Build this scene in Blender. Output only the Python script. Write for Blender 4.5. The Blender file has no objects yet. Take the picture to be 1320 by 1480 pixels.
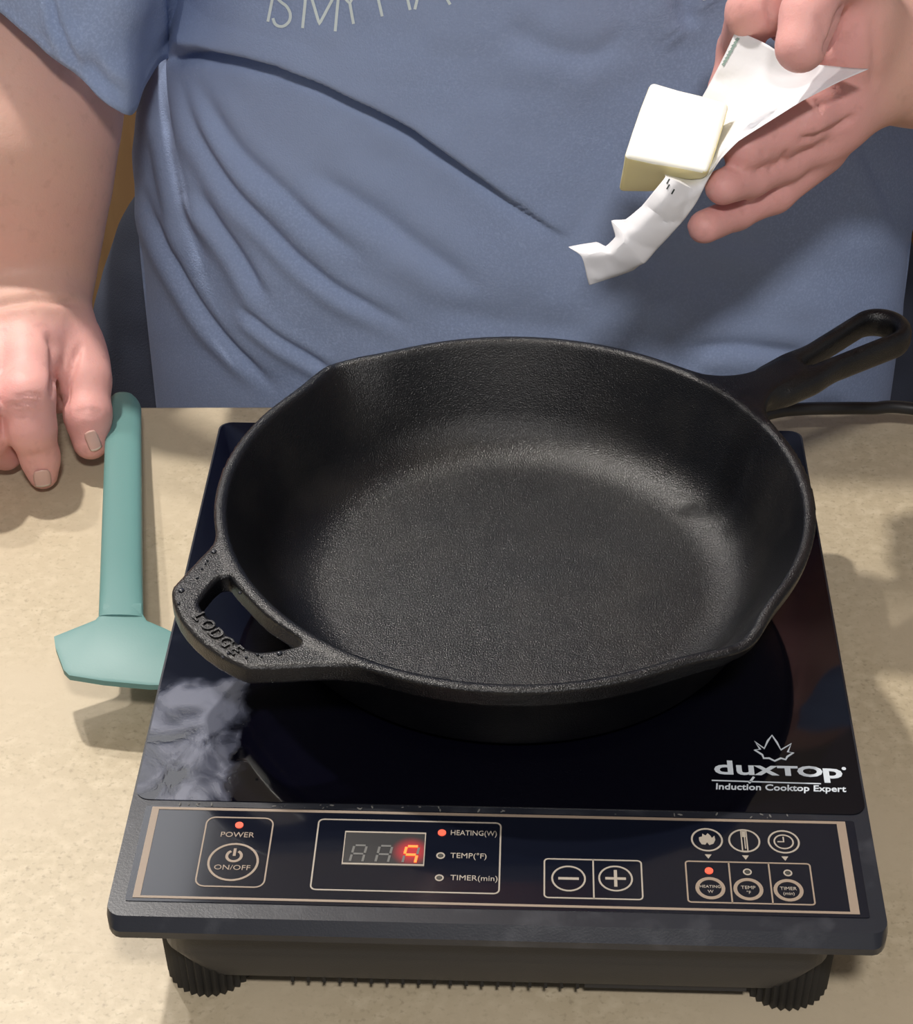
import bpy, bmesh, math, random
import numpy as np
from mathutils import Vector, Matrix
from mathutils.bvhtree import BVHTree
random.seed(4); RNG = np.random.default_rng(4)
SC = bpy.context.scene; COL = SC.collection

# ------------------------------------------------------------------ camera
FOC = 2935.8
CAMP = np.array([.0091, -.5112, .6310])
CAMR = np.array([[.99927, -.01672, .03427], [.03749, .59478, -.80301], [-.00696, .80371, .59498]])
cam = bpy.data.cameras.new('camera'); cam_o = bpy.data.objects.new('camera', cam); COL.objects.link(cam_o)
m4 = Matrix.Identity(4)
for i in range(3):
    for j in range(3): m4[i][j] = float(CAMR[i, j])
    m4[i][3] = float(CAMP[i])
cam_o.matrix_world = m4
cam.sensor_fit = 'HORIZONTAL'; cam.sensor_width = 36.0; cam.lens = 36.0 * FOC / 1320.0
cam.clip_start = .02; cam.clip_end = 30
SC.camera = cam_o
# ------------------------------------------------------------------ world, lamps, exposure
SC.view_settings.view_transform = 'Standard'; SC.view_settings.look = 'None'
SC.view_settings.gamma = 1; SC.view_settings.use_curve_mapping = False
SC.view_settings.exposure = 0.0
w = bpy.data.worlds.new('world'); SC.world = w; w.use_nodes = True
bg = w.node_tree.nodes['Background']; bg.inputs[0].default_value = (.92, .93, 1, 1); bg.inputs[1].default_value = .25
LAMPS = [  # ceiling lamps: x, y, power, radius, colour
    (-.53, .78, 23, .035, (1, .94, .87)),
    (.10, -.95, 22, .10, (1, .96, .93)),
    (-.80, 1.05, 11, .035, (1, .94, .87)),
]
PANEL = (-1.35, -.42, 1.22, 1.72, 3.0)   # luminous ceiling panel behind the person: x0, x1, y0, y1, radiance
CEIL = 1.50
for k, (x, y, p_, r_, c_) in enumerate(LAMPS):
    L = bpy.data.lights.new('downlight_bulb', 'AREA'); L.shape = 'DISK'; L.size = 2 * r_; L.energy = p_; L.color = c_
    o = bpy.data.objects.new('downlight_bulb', L); COL.objects.link(o); o.location = (x, y, CEIL - .012)

# ------------------------------------------------------------------ pixel helpers (points taken once from the photograph's measured view)
def ray(px, py):
    d = CAMR @ np.array([px - 660., -(py - 740.), -FOC]); return d
def at_z(px, py, z):
    d = ray(px, py); return CAMP + d * ((z - CAMP[2]) / d[2])
def at_y(px, py, y):
    d = ray(px, py); return CAMP + d * ((y - CAMP[1]) / d[1])
def at_d(px, py, D):
    return CAMP + ray(px, py) * (D / FOC)
def to_px(P):
    q = (np.asarray(P) - CAMP) @ CAMR
    return np.stack([660 + FOC * q[..., 0] / -q[..., 2], 740 - FOC * q[..., 1] / -q[..., 2]], -1), -q[..., 2]

# ------------------------------------------------------------------ materials
MATS = {}
def mat(name, col=(.5, .5, .5), rough=.5, spec=.5, metal=0, coat=0, sub=0, bump=None, noise=None, emit=None, subr=(1, .3, .15), bdist=.001, coat_r=.05):
    m = bpy.data.materials.new(name); m.use_nodes = True; nt = m.node_tree; b = nt.nodes['Principled BSDF']
    b.inputs['Base Color'].default_value = (*col, 1); b.inputs['Roughness'].default_value = rough
    b.inputs['Specular IOR Level'].default_value = spec; b.inputs['Metallic'].default_value = metal
    b.inputs['Coat Weight'].default_value = coat; b.inputs['Coat Roughness'].default_value = coat_r
    if sub:
        b.inputs['Subsurface Weight'].default_value = sub; b.inputs['Subsurface Radius'].default_value = subr
        b.inputs['Subsurface Scale'].default_value = .004
    if emit:
        b.inputs['Emission Color'].default_value = (*emit[0], 1); b.inputs['Emission Strength'].default_value = emit[1]
    tc = nt.nodes.new('ShaderNodeTexCoord')
    def nz(scale, det=3, rough_=.5):
        n = nt.nodes.new('ShaderNodeTexNoise'); n.inputs['Scale'].default_value = scale; n.inputs['Detail'].default_value = det
        n.inputs['Roughness'].default_value = rough_; nt.links.new(tc.outputs['Object'], n.inputs['Vector']); return n
    if noise:   # [(scale, other colour, lo, hi, detail)]
        prev = None
        for (sc, c2, lo, hi, det) in noise:
            n = nz(sc, det); r = nt.nodes.new('ShaderNodeMapRange'); r.inputs[1].default_value = lo; r.inputs[2].default_value = hi
            nt.links.new(n.outputs['Fac'], r.inputs[0])
            mx = nt.nodes.new('ShaderNodeMix'); mx.data_type = 'RGBA'
            if prev: nt.links.new(prev, mx.inputs[6])
            else: mx.inputs[6].default_value = (*col, 1)
            mx.inputs[7].default_value = (*c2, 1); nt.links.new(r.outputs[0], mx.inputs[0]); prev = mx.outputs[2]
        nt.links.new(prev, b.inputs['Base Color'])
    if bump:    # [(scale, strength, detail)]
        prev = None
        for (sc, st, det) in bump:
            n = nz(sc, det); bm_ = nt.nodes.new('ShaderNodeBump'); bm_.inputs['Strength'].default_value = st; bm_.inputs['Distance'].default_value = bdist
            nt.links.new(n.outputs['Fac'], bm_.inputs['Height'])
            if prev: nt.links.new(prev, bm_.inputs['Normal'])
            prev = bm_.outputs['Normal']
        nt.links.new(prev, b.inputs['Normal'])
    MATS[name] = m; return m
mat('laminate', (.46, .385, .265), .42, .4, noise=[(160, (.55, .47, .335), .45, .7, 4), (420, (.34, .28, .19), .55, .75, 3), (14, (.50, .42, .30), .4, .7, 2)], bump=[(500, .05, 2)])
mat('iron', (.0020, .0023, .0036), .30, .47, noise=[(30, (.0085, .0082, .0085), .45, .7, 4), (1500, (.030, .030, .032), .66, .80, 1)], bump=[(1700, .8, 2), (520, .18, 2)], bdist=.0004)
mat('silicone', (.115, .25, .24), .45, .4, sub=.1, subr=(.3, .6, .6), bump=[(900, .03, 2)])
mat('hole_shade', (.02, .05, .048), .6)
mat('black_plastic', (.022, .022, .024), .42, .5, bump=[(1500, .08, 2)])
mat('deck', (.015, .017, .024), .30, .5, noise=[(60, (.045, .048, .058), .55, .8, 5)], bump=[(1200, .04, 2)])
mat('rubber', (.016, .0155, .015), .6, .4)
mat('panel_gloss', (.0045, .006, .013), .12, .5, coat=.3)
mat('gold_print', (.27, .21, .16), .5, .4)
mat('pale_gold_print', (.34, .30, .25), .5, .4)
mat('white_print', (.62, .68, .74), .5, .4)
mat('display_window', (.03, .03, .032), .25, .5)
mat('segment_off', (.13, .13, .125), .5, .3)
mat('segment_on', (.8, .1, .03), .4, .3, emit=((1, .13, .02), 2.4))
mat('segment_halo', (.35, .0, .01), .5, .3, emit=((.9, .0, .02), .22))
mat('led_on', (.4, .05, .03), .3, .3, emit=((1, .13, .07), .95))
mat('led_off', (.05, .05, .045), .3, .5)
mat('cord_rubber', (.014, .014, .016), .4, .5)
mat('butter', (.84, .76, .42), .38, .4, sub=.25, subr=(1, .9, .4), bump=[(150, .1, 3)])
mat('butter_lit_face', (.93, .92, .84), .35, .4, sub=.2, subr=(1, .95, .6), bump=[(120, .1, 3)])
mat('ink', (.02, .03, .03), .6)
mat('green_ink', (.25, .34, .31), .6)
mat('skin', (.67, .43, .33), .52, .36, sub=.22, noise=[(22, (.66, .37, .31), .42, .68, 3), (6, (.67, .39, .32), .35, .65, 2), (130, (.58, .34, .27), .58, .8, 3)], bump=[(260, .16, 4), (900, .10, 2)], bdist=.0012)
#
mat('skin_hand', (.68, .40, .355), .52, .36, sub=.22, noise=[(45, (.71, .36, .34), .40, .66, 3), (140, (.60, .32, .295), .58, .8, 3)], bump=[(300, .22, 4), (900, .12, 2)], bdist=.0012)
def blush():   # hands are redder than the forearms: a colour attribute blends the two
    a, b_ = MATS['skin'], MATS['skin_hand']; nt = a.node_tree; P = nt.nodes['Principled BSDF']; old = P.inputs['Base Color'].links[0].from_socket
    at_ = nt.nodes.new('ShaderNodeAttribute'); at_.attribute_name = 'blush'; mx = nt.nodes.new('ShaderNodeMix'); mx.data_type = 'RGBA'; mx.blend_type = 'MULTIPLY'
    nt.links.new(old, mx.inputs[6]); mx.inputs[7].default_value = (1.06, .93, 1.06, 1); nt.links.new(at_.outputs['Fac'], mx.inputs[0]); nt.links.new(mx.outputs[2], P.inputs['Base Color'])
blush()
mat('nail', (.68, .43, .375), .3, .5, sub=.1)
mat('nail_edge', (.80, .68, .60), .3, .5)
mat('shirt', (.28, .36, .56), .88, .15, noise=[(700, (.34, .43, .65), .45, .7, 2), (9, (.31, .39, .59), .4, .7, 2)], bump=[(1100, .35, 2), (60, .10, 3)])
mat('shirt_lettering', (.74, .84, .86), .6, .3)
mat('trousers', (.055, .064, .092), .9, .1, bump=[(900, .4, 2)])
mat('hair', (.07, .045, .03), .6, .3)
mat('wall_paint', (.55, .50, .42), .8)
mat('ceiling_paint', (.72, .70, .66), .9)
mat('trim_white', (.75, .74, .70), .5)
mat('lamp_lens', (.9, .9, .85), .4, emit=((1, .95, .88), 6))
mat('steel', (.5, .5, .5), .3, metal=1)
# oak with grain, planked floor colour
def wood(name, c1, c2, sc=(6, 6, .6)):
    m = mat(name, c1, .45, .4); nt = m.node_tree; b = nt.nodes['Principled BSDF']
    tc = nt.nodes['Texture Coordinate']; mp = nt.nodes.new('ShaderNodeMapping'); mp.inputs['Scale'].default_value = sc
    n = nt.nodes.new('ShaderNodeTexNoise'); n.inputs['Scale'].default_value = 5; n.inputs['Detail'].default_value = 6; n.inputs['Distortion'].default_value = 1.2
    mx = nt.nodes.new('ShaderNodeMix'); mx.data_type = 'RGBA'; mx.inputs[6].default_value = (*c1, 1); mx.inputs[7].default_value = (*c2, 1)
    nt.links.new(tc.outputs['Object'], mp.inputs[0]); nt.links.new(mp.outputs[0], n.inputs['Vector']); nt.links.new(n.outputs['Fac'], mx.inputs[0]); nt.links.new(mx.outputs[2], b.inputs['Base Color'])
wood('oak', (.38, .245, .125), (.24, .145, .07))
wood('oak_floor', (.26, .15, .07), (.15, .08, .035), (.6, 6, 6))
# ceramic glass with a greasy wiped smear near its left edge (its pale colour also paints in a bright reflection)
def glass_mat():
    m = mat('ceramic_glass', (.0016, .0016, .0045), .04, .5); nt = m.node_tree; b = nt.nodes['Principled BSDF']; N = nt.nodes.new; Lk = nt.links.new
    tc = nt.nodes['Texture Coordinate']; sp = N('ShaderNodeSeparateXYZ'); Lk(tc.outputs['Object'], sp.inputs[0])
    nz = N('ShaderNodeTexNoise'); nz.inputs['Scale'].default_value = 38; nz.inputs['Detail'].default_value = 5; nz.inputs['Distortion'].default_value = 1.4; Lk(tc.outputs['Object'], nz.inputs['Vector'])
    nb = N('ShaderNodeTexNoise'); nb.inputs['Scale'].default_value = 34; nb.inputs['Detail'].default_value = 4; Lk(tc.outputs['Object'], nb.inputs['Vector'])
    # mask: x < edge + wobble,   y < .118 + wobble
    def mth(op, a, b_=None, clamp=False):
        n = N('ShaderNodeMath'); n.operation = op; n.use_clamp = clamp
        for i, v in enumerate([a, b_]):
            if v is None: continue
            if isinstance(v, (int, float)): n.inputs[i].default_value = v
            else: Lk(v, n.inputs[i])
        return n.outputs[0]
    wob = mth('MULTIPLY', mth('SUBTRACT', nb.outputs['Fac'], .5), .055)
    ex = mth('ADD', sp.outputs['X'], wob)
    mx_ = mth('MULTIPLY', mth('SUBTRACT', SMX, ex), 220, True)
    my_ = mth('MULTIPLY', mth('SUBTRACT', SMY, mth('ADD', sp.outputs['Y'], mth('MULTIPLY', wob, .8))), 160, True)
    mask = mth('MULTIPLY', mx_, my_)
    cl = mth('ADD', mth('MULTIPLY', mth('SUBTRACT', nz.outputs['Fac'], .38), 3.6, True), .10, True)
    smear_glare = mth('MULTIPLY', mask, cl, True)
    c = N('ShaderNodeMix'); c.data_type = 'RGBA'; c.inputs[6].default_value = (.0016, .0016, .0045, 1); c.inputs[7].default_value = (.095, .105, .15, 1)
    Lk(smear_glare, c.inputs[0]); Lk(c.outputs[2], b.inputs['Base Color'])
    Lk(mth('ADD', mth('MULTIPLY', smear_glare, .32), .045), b.inputs['Roughness'])
    bp = N('ShaderNodeBump'); bp.inputs['Strength'].default_value = .25; bp.inputs['Distance'].default_value = .0004; Lk(smear_glare, bp.inputs['Height']); Lk(bp.outputs[0], b.inputs['Normal'])
SMX, SMY = -.1035, .1375 - .16
mat('light_panel', (.8, .8, .8), .5, emit=((.93, .95, 1), PANEL[4]))
glass_mat()
def glow_window():
    m = MATS['display_window']; nt = m.node_tree; b = nt.nodes['Principled BSDF']; tc = nt.nodes['Texture Coordinate']
    q = at_z(594, 1231, .0635); vd = nt.nodes.new('ShaderNodeVectorMath'); vd.operation = 'DISTANCE'; vd.inputs[1].default_value = (q[0], q[1] - .16, q[2])
    nt.links.new(tc.outputs['Object'], vd.inputs[0]); mr = nt.nodes.new('ShaderNodeMapRange'); mr.interpolation_type = 'SMOOTHSTEP'
    for i, v in ((1, .0085), (2, .0015), (3, 0), (4, .55)): mr.inputs[i].default_value = v
    nt.links.new(vd.outputs['Value'], mr.inputs[0]); nt.links.new(mr.outputs[0], b.inputs['Emission Strength']); b.inputs['Emission Color'].default_value = (1, .0, .02, 1)
glow_window()
# paper: thin, lets some light through
pm = mat('paper', (.74, .74, .77), .5, .3, bump=[(90, .3, 3)])
# cabinet interiors etc end

# ------------------------------------------------------------------ object helpers
def root_of(o):
    while o is not None and o.parent is not None: o = o.parent
    return o
def obj(name, V, F, m, parent=None, smooth=False):
    """V in world coordinates; F list of index tuples"""
    V = np.asarray(V, float)
    if parent is not None: V = V - np.array(root_of(parent).location)
    me = bpy.data.meshes.new(name); me.from_pydata(V.tolist(), [], [tuple(int(i) for i in f) for f in F]); me.update()
    if smooth: me.shade_smooth()
    ms = m if isinstance(m, (list, tuple)) else [m]
    for q in ms: me.materials.append(MATS[q])
    o = bpy.data.objects.new(name, me); COL.objects.link(o)
    if parent is not None: o.parent = parent
    return o
def bm_obj(name, bm, m, parent=None, smooth=False, bevel=0, seg=2):
    if bevel:
        bmesh.ops.bevel(bm, geom=[e for e in bm.edges if e.calc_face_angle(0) > .5], offset=bevel, segments=seg, profile=.5, affect='EDGES', clamp_overlap=True)
    bmesh.ops.recalc_face_normals(bm, faces=bm.faces)
    if parent is not None: bmesh.ops.translate(bm, verts=bm.verts, vec=-Vector(root_of(parent).location))
    me = bpy.data.meshes.new(name); bm.to_mesh(me); bm.free()
    if smooth:
        me.shade_smooth(); me.set_sharp_from_angle(angle=math.radians(40))
    me.materials.append(MATS[m]); o = bpy.data.objects.new(name, me); COL.objects.link(o)
    if parent is not None: o.parent = parent
    return o
def thing(name, loc, label, cat, group=None):
    o = bpy.data.objects.new(name, None); COL.objects.link(o); o.location = [float(v) for v in loc]; o.empty_display_size = .02
    o['label'] = label; o['category'] = cat
    if group: o['group'] = group
    return o
def tag(o, label, cat, group=None):
    o['label'] = label; o['category'] = cat
    if group: o['group'] = group
    return o
def structure(o): o['kind'] = 'structure'; return o
def box(bm, lo, hi):
    v = [bm.verts.new((x, y, z)) for x in (lo[0], hi[0]) for y in (lo[1], hi[1]) for z in (lo[2], hi[2])]
    for f in ((0, 1, 3, 2), (4, 6, 7, 5), (0, 4, 5, 1), (2, 3, 7, 6), (0, 2, 6, 4), (1, 5, 7, 3)): bm.faces.new([v[i] for i in f])
    return v
def rrect(x0, x1, y0, y1, r, n=5):
    pts = []
    for cx, cy, a0 in ((x1 - r, y1 - r, 0), (x0 + r, y1 - r, 90), (x0 + r, y0 + r, 180), (x1 - r, y0 + r, 270)):
        for k in range(n + 1):
            a = math.radians(a0 + 90 * k / n); pts.append((cx + r * math.cos(a), cy + r * math.sin(a)))
    return pts
def loft(bm, rings, cap0=True, cap1=True):
    R_ = [[bm.verts.new(p) for p in r] for r in rings]; n = len(R_[0])
    for a, b in zip(R_[:-1], R_[1:]):
        for i in range(n): bm.faces.new([a[i], a[(i + 1) % n], b[(i + 1) % n], b[i]])
    if cap0: bm.faces.new(R_[0][::-1])
    if cap1: bm.faces.new(R_[-1])
def catmull(P, n=8, closed=False):
    P = np.asarray(P, float); out = []; m = len(P)
    for i in range(m if closed else m - 1):
        if closed: a, b, c, d = P[i - 1], P[i], P[(i + 1) % m], P[(i + 2) % m]
        else: a, b, c, d = P[max(i - 1, 0)], P[i], P[i + 1], P[min(i + 2, m - 1)]
        for k in range(n):
            t = k / n; out.append(.5 * (2 * b + (c - a) * t + (2 * a - 5 * b + 4 * c - d) * t * t + (3 * b - a - 3 * c + d) * t ** 3))
    if not closed: out.append(P[-1])
    return np.array(out)
def tube(bm, P, r, n=12):
    P = np.asarray(P); rings = []; up = np.array([0, 0, 1.])
    for i in range(len(P)):
        t = P[min(i + 1, len(P) - 1)] - P[max(i - 1, 0)]; t /= np.linalg.norm(t)
        s = np.cross(t, up); s /= np.linalg.norm(s); u = np.cross(s, t); rr = r if np.isscalar(r) else r[i]
        rings.append([P[i] + rr * (math.cos(2 * math.pi * k / n) * s + math.sin(2 * math.pi * k / n) * u) for k in range(n)])
    loft(bm, rings)

# ------------------------------------------------------------------ implicit surfaces
def capsule(P, a, b, ra, rb):
    a = np.asarray(a, np.float32); b = np.asarray(b, np.float32); ba = b - a; pa = P - a
    h = np.clip((pa @ ba) / float(ba @ ba + 1e-12), 0, 1)
    return np.linalg.norm(pa - h[:, None] * ba, axis=1) - (ra + (rb - ra) * h)
def smin(a, b, k):
    h = np.clip(.5 + .5 * (b - a) / k, 0, 1); return b + (a - b) * h - k * h * (1 - h)
def smax(a, b, k): return -smin(-a, -b, k)
def ellip(P, c, r, Rm=None):
    q = P - np.asarray(c, np.float32)
    if Rm is not None: q = q @ np.asarray(Rm, np.float32)
    r = np.asarray(r, np.float32); k0 = np.linalg.norm(q / r, axis=1); k1 = np.linalg.norm(q / (r * r), axis=1) + 1e-9
    return k0 * (k0 - 1) / k1
def poly2d(p, V):
    V = np.asarray(V, np.float32); d = np.full(len(p), 1e9, np.float32); s = np.ones(len(p), np.float32); n = len(V)
    for i in range(n):
        a, b = V[i], V[i - 1]; e = b - a; w_ = p - a
        t = np.clip((w_ @ e) / float(e @ e), 0, 1); q = w_ - t[:, None] * e; d = np.minimum(d, (q * q).sum(1))
        c1 = p[:, 1] >= a[1]; c2 = p[:, 1] < b[1]; c3 = e[0] * w_[:, 1] > e[1] * w_[:, 0]
        s = np.where((c1 & c2 & c3) | (~c1 & ~c2 & ~c3), -s, s)
    return s * np.sqrt(d)
def surface(f, lo, hi, h, B=12):
    """surface-nets polygonisation of f<0 inside the box, evaluated only in blocks near the surface"""
    lo = np.asarray(lo, float); hi = np.asarray(hi, float); nb = np.ceil((hi - lo) / (h * B)).astype(int); n = nb * B + 1
    D = np.full(n, 1e3, np.float32)
    bc = np.stack(np.meshgrid(*[np.arange(k) for k in nb], indexing='ij'), -1).reshape(-1, 3)
    cen = (lo + (bc + .5) * B * h).astype(np.float32); dc = f(cen); rad = B * h * .5 * math.sqrt(3) * 1.35 + .002
    g = np.arange(B + 1); loc = np.stack(np.meshgrid(g, g, g, indexing='ij'), -1).reshape(-1, 3)
    act = np.abs(dc) < rad
    for c in bc[(~act) & (dc < 0)]:
        s = c * B; D[s[0]:s[0] + B + 1, s[1]:s[1] + B + 1, s[2]:s[2] + B + 1] = -1e3
    ab = bc[act]
    for i in range(0, len(ab), 200):
        idx = (ab[i:i + 200, None, :] * B + loc[None]).reshape(-1, 3)
        D[idx[:, 0], idx[:, 1], idx[:, 2]] = f((lo + idx * h).astype(np.float32))
    S = D < 0; c = np.zeros(tuple(n - 1), np.int8)
    offs = [(i, j, k) for i in (0, 1) for j in (0, 1) for k in (0, 1)]
    for o in offs: c += S[o[0]:n[0] - 1 + o[0], o[1]:n[1] - 1 + o[1], o[2]:n[2] - 1 + o[2]]
    cells = np.argwhere((c > 0) & (c < 8)); vid = np.full(tuple(n - 1), -1, np.int32); vid[tuple(cells.T)] = np.arange(len(cells))
    acc = np.zeros((len(cells), 3)); cnt = np.zeros(len(cells))
    for a in range(8):
        for b in range(a + 1, 8):
            oa, ob = np.array(offs[a]), np.array(offs[b])
            if np.abs(oa - ob).sum() != 1: continue
            da = D[tuple((cells + oa).T)]; db = D[tuple((cells + ob).T)]; m_ = (da < 0) != (db < 0)
            t = np.where(m_, da / np.where(da == db, 1, da - db), 0); t = np.clip(t, .02, .98)
            acc += np.where(m_[:, None], oa + t[:, None] * (ob - oa), 0); cnt += m_
    V = lo + (cells + acc / cnt[:, None]) * h
    F = []
    for ax in range(3):
        sl = [slice(None)] * 3; s2 = [slice(None)] * 3; sl[ax] = slice(0, -1); s2[ax] = slice(1, None)
        A = S[tuple(sl)]; Bq = S[tuple(s2)]; e = np.argwhere(A != Bq); sg = A[tuple(e.T)]
        u, v = (ax + 1) % 3, (ax + 2) % 3
        ok = (e[:, u] > 0) & (e[:, v] > 0) & (e[:, u] < n[u] - 1) & (e[:, v] < n[v] - 1); e = e[ok]; sg = sg[ok]
        def at(du, dv):
            q = e.copy(); q[:, u] += du; q[:, v] += dv; return vid[tuple(q.T)]
        q = np.stack([at(-1, -1), at(0, -1), at(0, 0), at(-1, 0)], 1); q[~sg] = q[~sg][:, ::-1]; F.append(q)
    F = np.concatenate(F); F = F[(F >= 0).all(1)]
    return V, F
def relax(V, F, it=1, lam=.5):
    for _ in range(it):
        s = np.zeros_like(V); c = np.zeros(len(V))
        for a, b in ((0, 1), (1, 2), (2, 3), (3, 0)):
            np.add.at(s, F[:, a], V[F[:, b]]); np.add.at(c, F[:, a], 1); np.add.at(s, F[:, b], V[F[:, a]]); np.add.at(c, F[:, b], 1)
        V = V + lam * (s / c[:, None] - V)
    return V
def vnorm(V, F):
    n = np.cross(V[F[:, 2]] - V[F[:, 0]], V[F[:, 3]] - V[F[:, 1]]); N_ = np.zeros_like(V)
    for k in range(4): np.add.at(N_, F[:, k], n)
    return N_ / (np.linalg.norm(N_, axis=1)[:, None] + 1e-12)
def fast_obj(name, V, F, mats, parent=None, mi=None):
    if parent is not None: V = V - np.array(root_of(parent).location)
    me = bpy.data.meshes.new(name); me.vertices.add(len(V)); me.vertices.foreach_set('co', V.astype(np.float32).ravel())
    me.loops.add(F.size); me.loops.foreach_set('vertex_index', F.astype(np.int32).ravel())
    me.polygons.add(len(F)); me.polygons.foreach_set('loop_start', np.arange(0, F.size, F.shape[1], dtype=np.int32))
    if mi is not None: me.polygons.foreach_set('material_index', mi.astype(np.int32))
    me.update(calc_edges=True); me.validate(); me.shade_smooth()
    for q in mats: me.materials.append(MATS[q])
    o = bpy.data.objects.new(name, me); COL.objects.link(o)
    if parent is not None: o.parent = parent
    return o
def split(V, F, keep):
    f = F[keep]; u, inv = np.unique(f, return_inverse=True); return V[u], inv.reshape(f.shape)
def seg_dist(p, poly):
    """distance to a polyline, signed side, parameter 0..1 along it"""
    poly = np.asarray(poly, float); L = np.r_[0, np.cumsum(np.linalg.norm(np.diff(poly, axis=0), axis=1))]
    best = np.full(len(p), 1e9); side = np.zeros(len(p)); par = np.zeros(len(p))
    for i in range(len(poly) - 1):
        a, b = poly[i], poly[i + 1]; e = b - a; l2 = e @ e; t = np.clip(((p - a) @ e) / l2, 0, 1); q = p - a - t[:, None] * e
        d = np.hypot(q[:, 0], q[:, 1]); s = np.sign(e[0] * q[:, 1] - e[1] * q[:, 0]); m_ = d < best
        best = np.where(m_, d, best); side = np.where(m_, s, side); par = np.where(m_, (L[i] + t * (L[i + 1] - L[i])) / L[-1], par)
    return best, side, par

# ================================================================== SETTING
def sbox(name, lo, hi, m):
    bm = bmesh.new(); box(bm, lo, hi); return structure(bm_obj(name, bm, m))
sbox('floor', (-2.2, -2.0, -.93), (2.2, 1.75, -.90), 'oak_floor')
sbox('wall_back', (-2.2, 1.75, -.90), (2.2, 1.85, CEIL), 'wall_paint')
sbox('ceiling', (-2.2, -2.0, CEIL), (2.2, 1.85, CEIL + .05), 'ceiling_paint')
# skirting
sbox('baseboard_back', (-2.2, 1.73, -.90), (2.2, 1.75, -.80), 'trim_white')
# counter the cooker stands on (slightly turned against the cooker, as in the photo)
ctr = thing('kitchen_counter', (0, 0, -.90), 'beige speckled laminate kitchen counter under the black cooker', 'counter')
def turned(P, a=math.atan2(.0139, .4354)):
    c, s = math.cos(a), math.sin(a); return (P[0] * c - P[1] * s, P[0] * s + P[1] * c + .4437, P[2])
bm = bmesh.new()
prof = [(-.95, 0), (-.004, 0), (-.001, -.0015), (0, -.005), (0, -.034), (-.004, -.038), (-.95, -.038)]
for x in (-1.3, 1.3): pass
ra = [bm.verts.new(turned((-1.3, y, z))) for y, z in prof]; rb = [bm.verts.new(turned((1.3, y, z))) for y, z in prof]
for i in range(len(prof)): bm.faces.new([ra[i], ra[(i + 1) % 7], rb[(i + 1) % 7], rb[i]])
bm.faces.new(ra); bm.faces.new(rb[::-1])
bm_obj('worktop', bm, 'laminate', ctr)
bm = bmesh.new(); vs = box(bm, (-1.25, -.90, -.80), (1.25, -.24, -.038))
for v in vs: v.co = turned(v.co)
bm_obj('cabinet_body', bm, 'oak', ctr)
bm = bmesh.new(); vs = box(bm, (-1.25, -.84, -.90), (1.25, -.30, -.80))
for v in vs: v.co = turned(v.co)
bm_obj('plinth', bm, 'oak', ctr)
# oak base cabinets behind the person
for k in range(5):
    x0 = -1.70 + k * .68; x1 = x0 + .678
    side = ['far left', 'left', 'middle', 'right', 'far right'][k]
    c = thing('base_cabinet', ((x0 + x1) / 2, 1.4, -.90), {0: 'oak base cabinet at the far left of the back wall', 1: 'oak base cabinet seen between bare forearm and blue shirt', 2: 'oak base cabinet hidden straight behind the person', 3: 'oak base cabinet at the right edge behind blue shirt', 4: 'oak base cabinet at the far right of the back wall'}[k], 'cabinet', 'oak cabinets along the back wall')
    bm = bmesh.new(); box(bm, (x0, 1.42, -.80), (x1, 1.73, -.04)); bm_obj('carcass', bm, 'oak', c)
    bm = bmesh.new(); box(bm, (x0, 1.47, -.90), (x1, 1.73, -.80)); bm_obj('plinth', bm, 'oak', c)
    for s in (0, 1):
        a = x0 + .006 + s * .336; b = a + .33
        d = None
        bm = bmesh.new()
        for lo, hi in (((a, 1.40, -.785), (a + .06, 1.42, -.06)), ((b - .06, 1.40, -.785), (b, 1.42, -.06)), ((a + .06, 1.40, -.785), (b - .06, 1.42, -.72)), ((a + .06, 1.40, -.125), (b - .06, 1.42, -.06)), ((a + .06, 1.409, -.72), (b - .06, 1.42, -.125))): box(bm, lo, hi)
        d = bm_obj('door', bm, 'oak', c)
        hx = b - .03 if s == 0 else a + .03
        bm = bmesh.new(); tube(bm, catmull([(hx, 1.402, -.25), (hx, 1.375, -.24), (hx, 1.375, -.15), (hx, 1.402, -.14)], 5), .005, 8); bm_obj('handle', bm, 'steel', d, True)
bm = bmesh.new(); box(bm, (-1.72, 1.385, -.04), (1.72, 1.745, 0)); o = bm_obj('back_worktop', bm, 'laminate', None, bevel=.004); tag(o, 'beige laminate worktop along the back wall on oak cabinets', 'worktop')
for k, (x, y, p_, r_, c_) in enumerate(LAMPS):
    l = thing('ceiling_downlight', (x, y, CEIL), ['round ceiling downlight above the person, nearer of the left two', 'round ceiling downlight in front above the cooker', 'round ceiling downlight behind the person, farthest left'][k], 'ceiling lamp', 'recessed ceiling downlights')
    bm = bmesh.new(); R1 = r_ + .006; R2 = r_ + .026; n = 32
    rings = [[(x + R * math.cos(2 * math.pi * i / n), y + R * math.sin(2 * math.pi * i / n), z) for i in range(n)] for R, z in ((R1, CEIL), (R1, CEIL - .006), (R2, CEIL - .006), (R2, CEIL))]
    loft(bm, rings + [rings[0]], False, False); bmesh.ops.remove_doubles(bm, verts=bm.verts, dist=1e-6); bm_obj('trim_ring', bm, 'trim_white', l, True)
    bm = bmesh.new(); loft(bm, [[(x + R1 * math.cos(2 * math.pi * i / n), y + R1 * math.sin(2 * math.pi * i / n), z) for i in range(n)] for z in (CEIL - .004, CEIL - .0005)]); bm_obj('lens', bm, 'lamp_lens', l)

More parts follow.
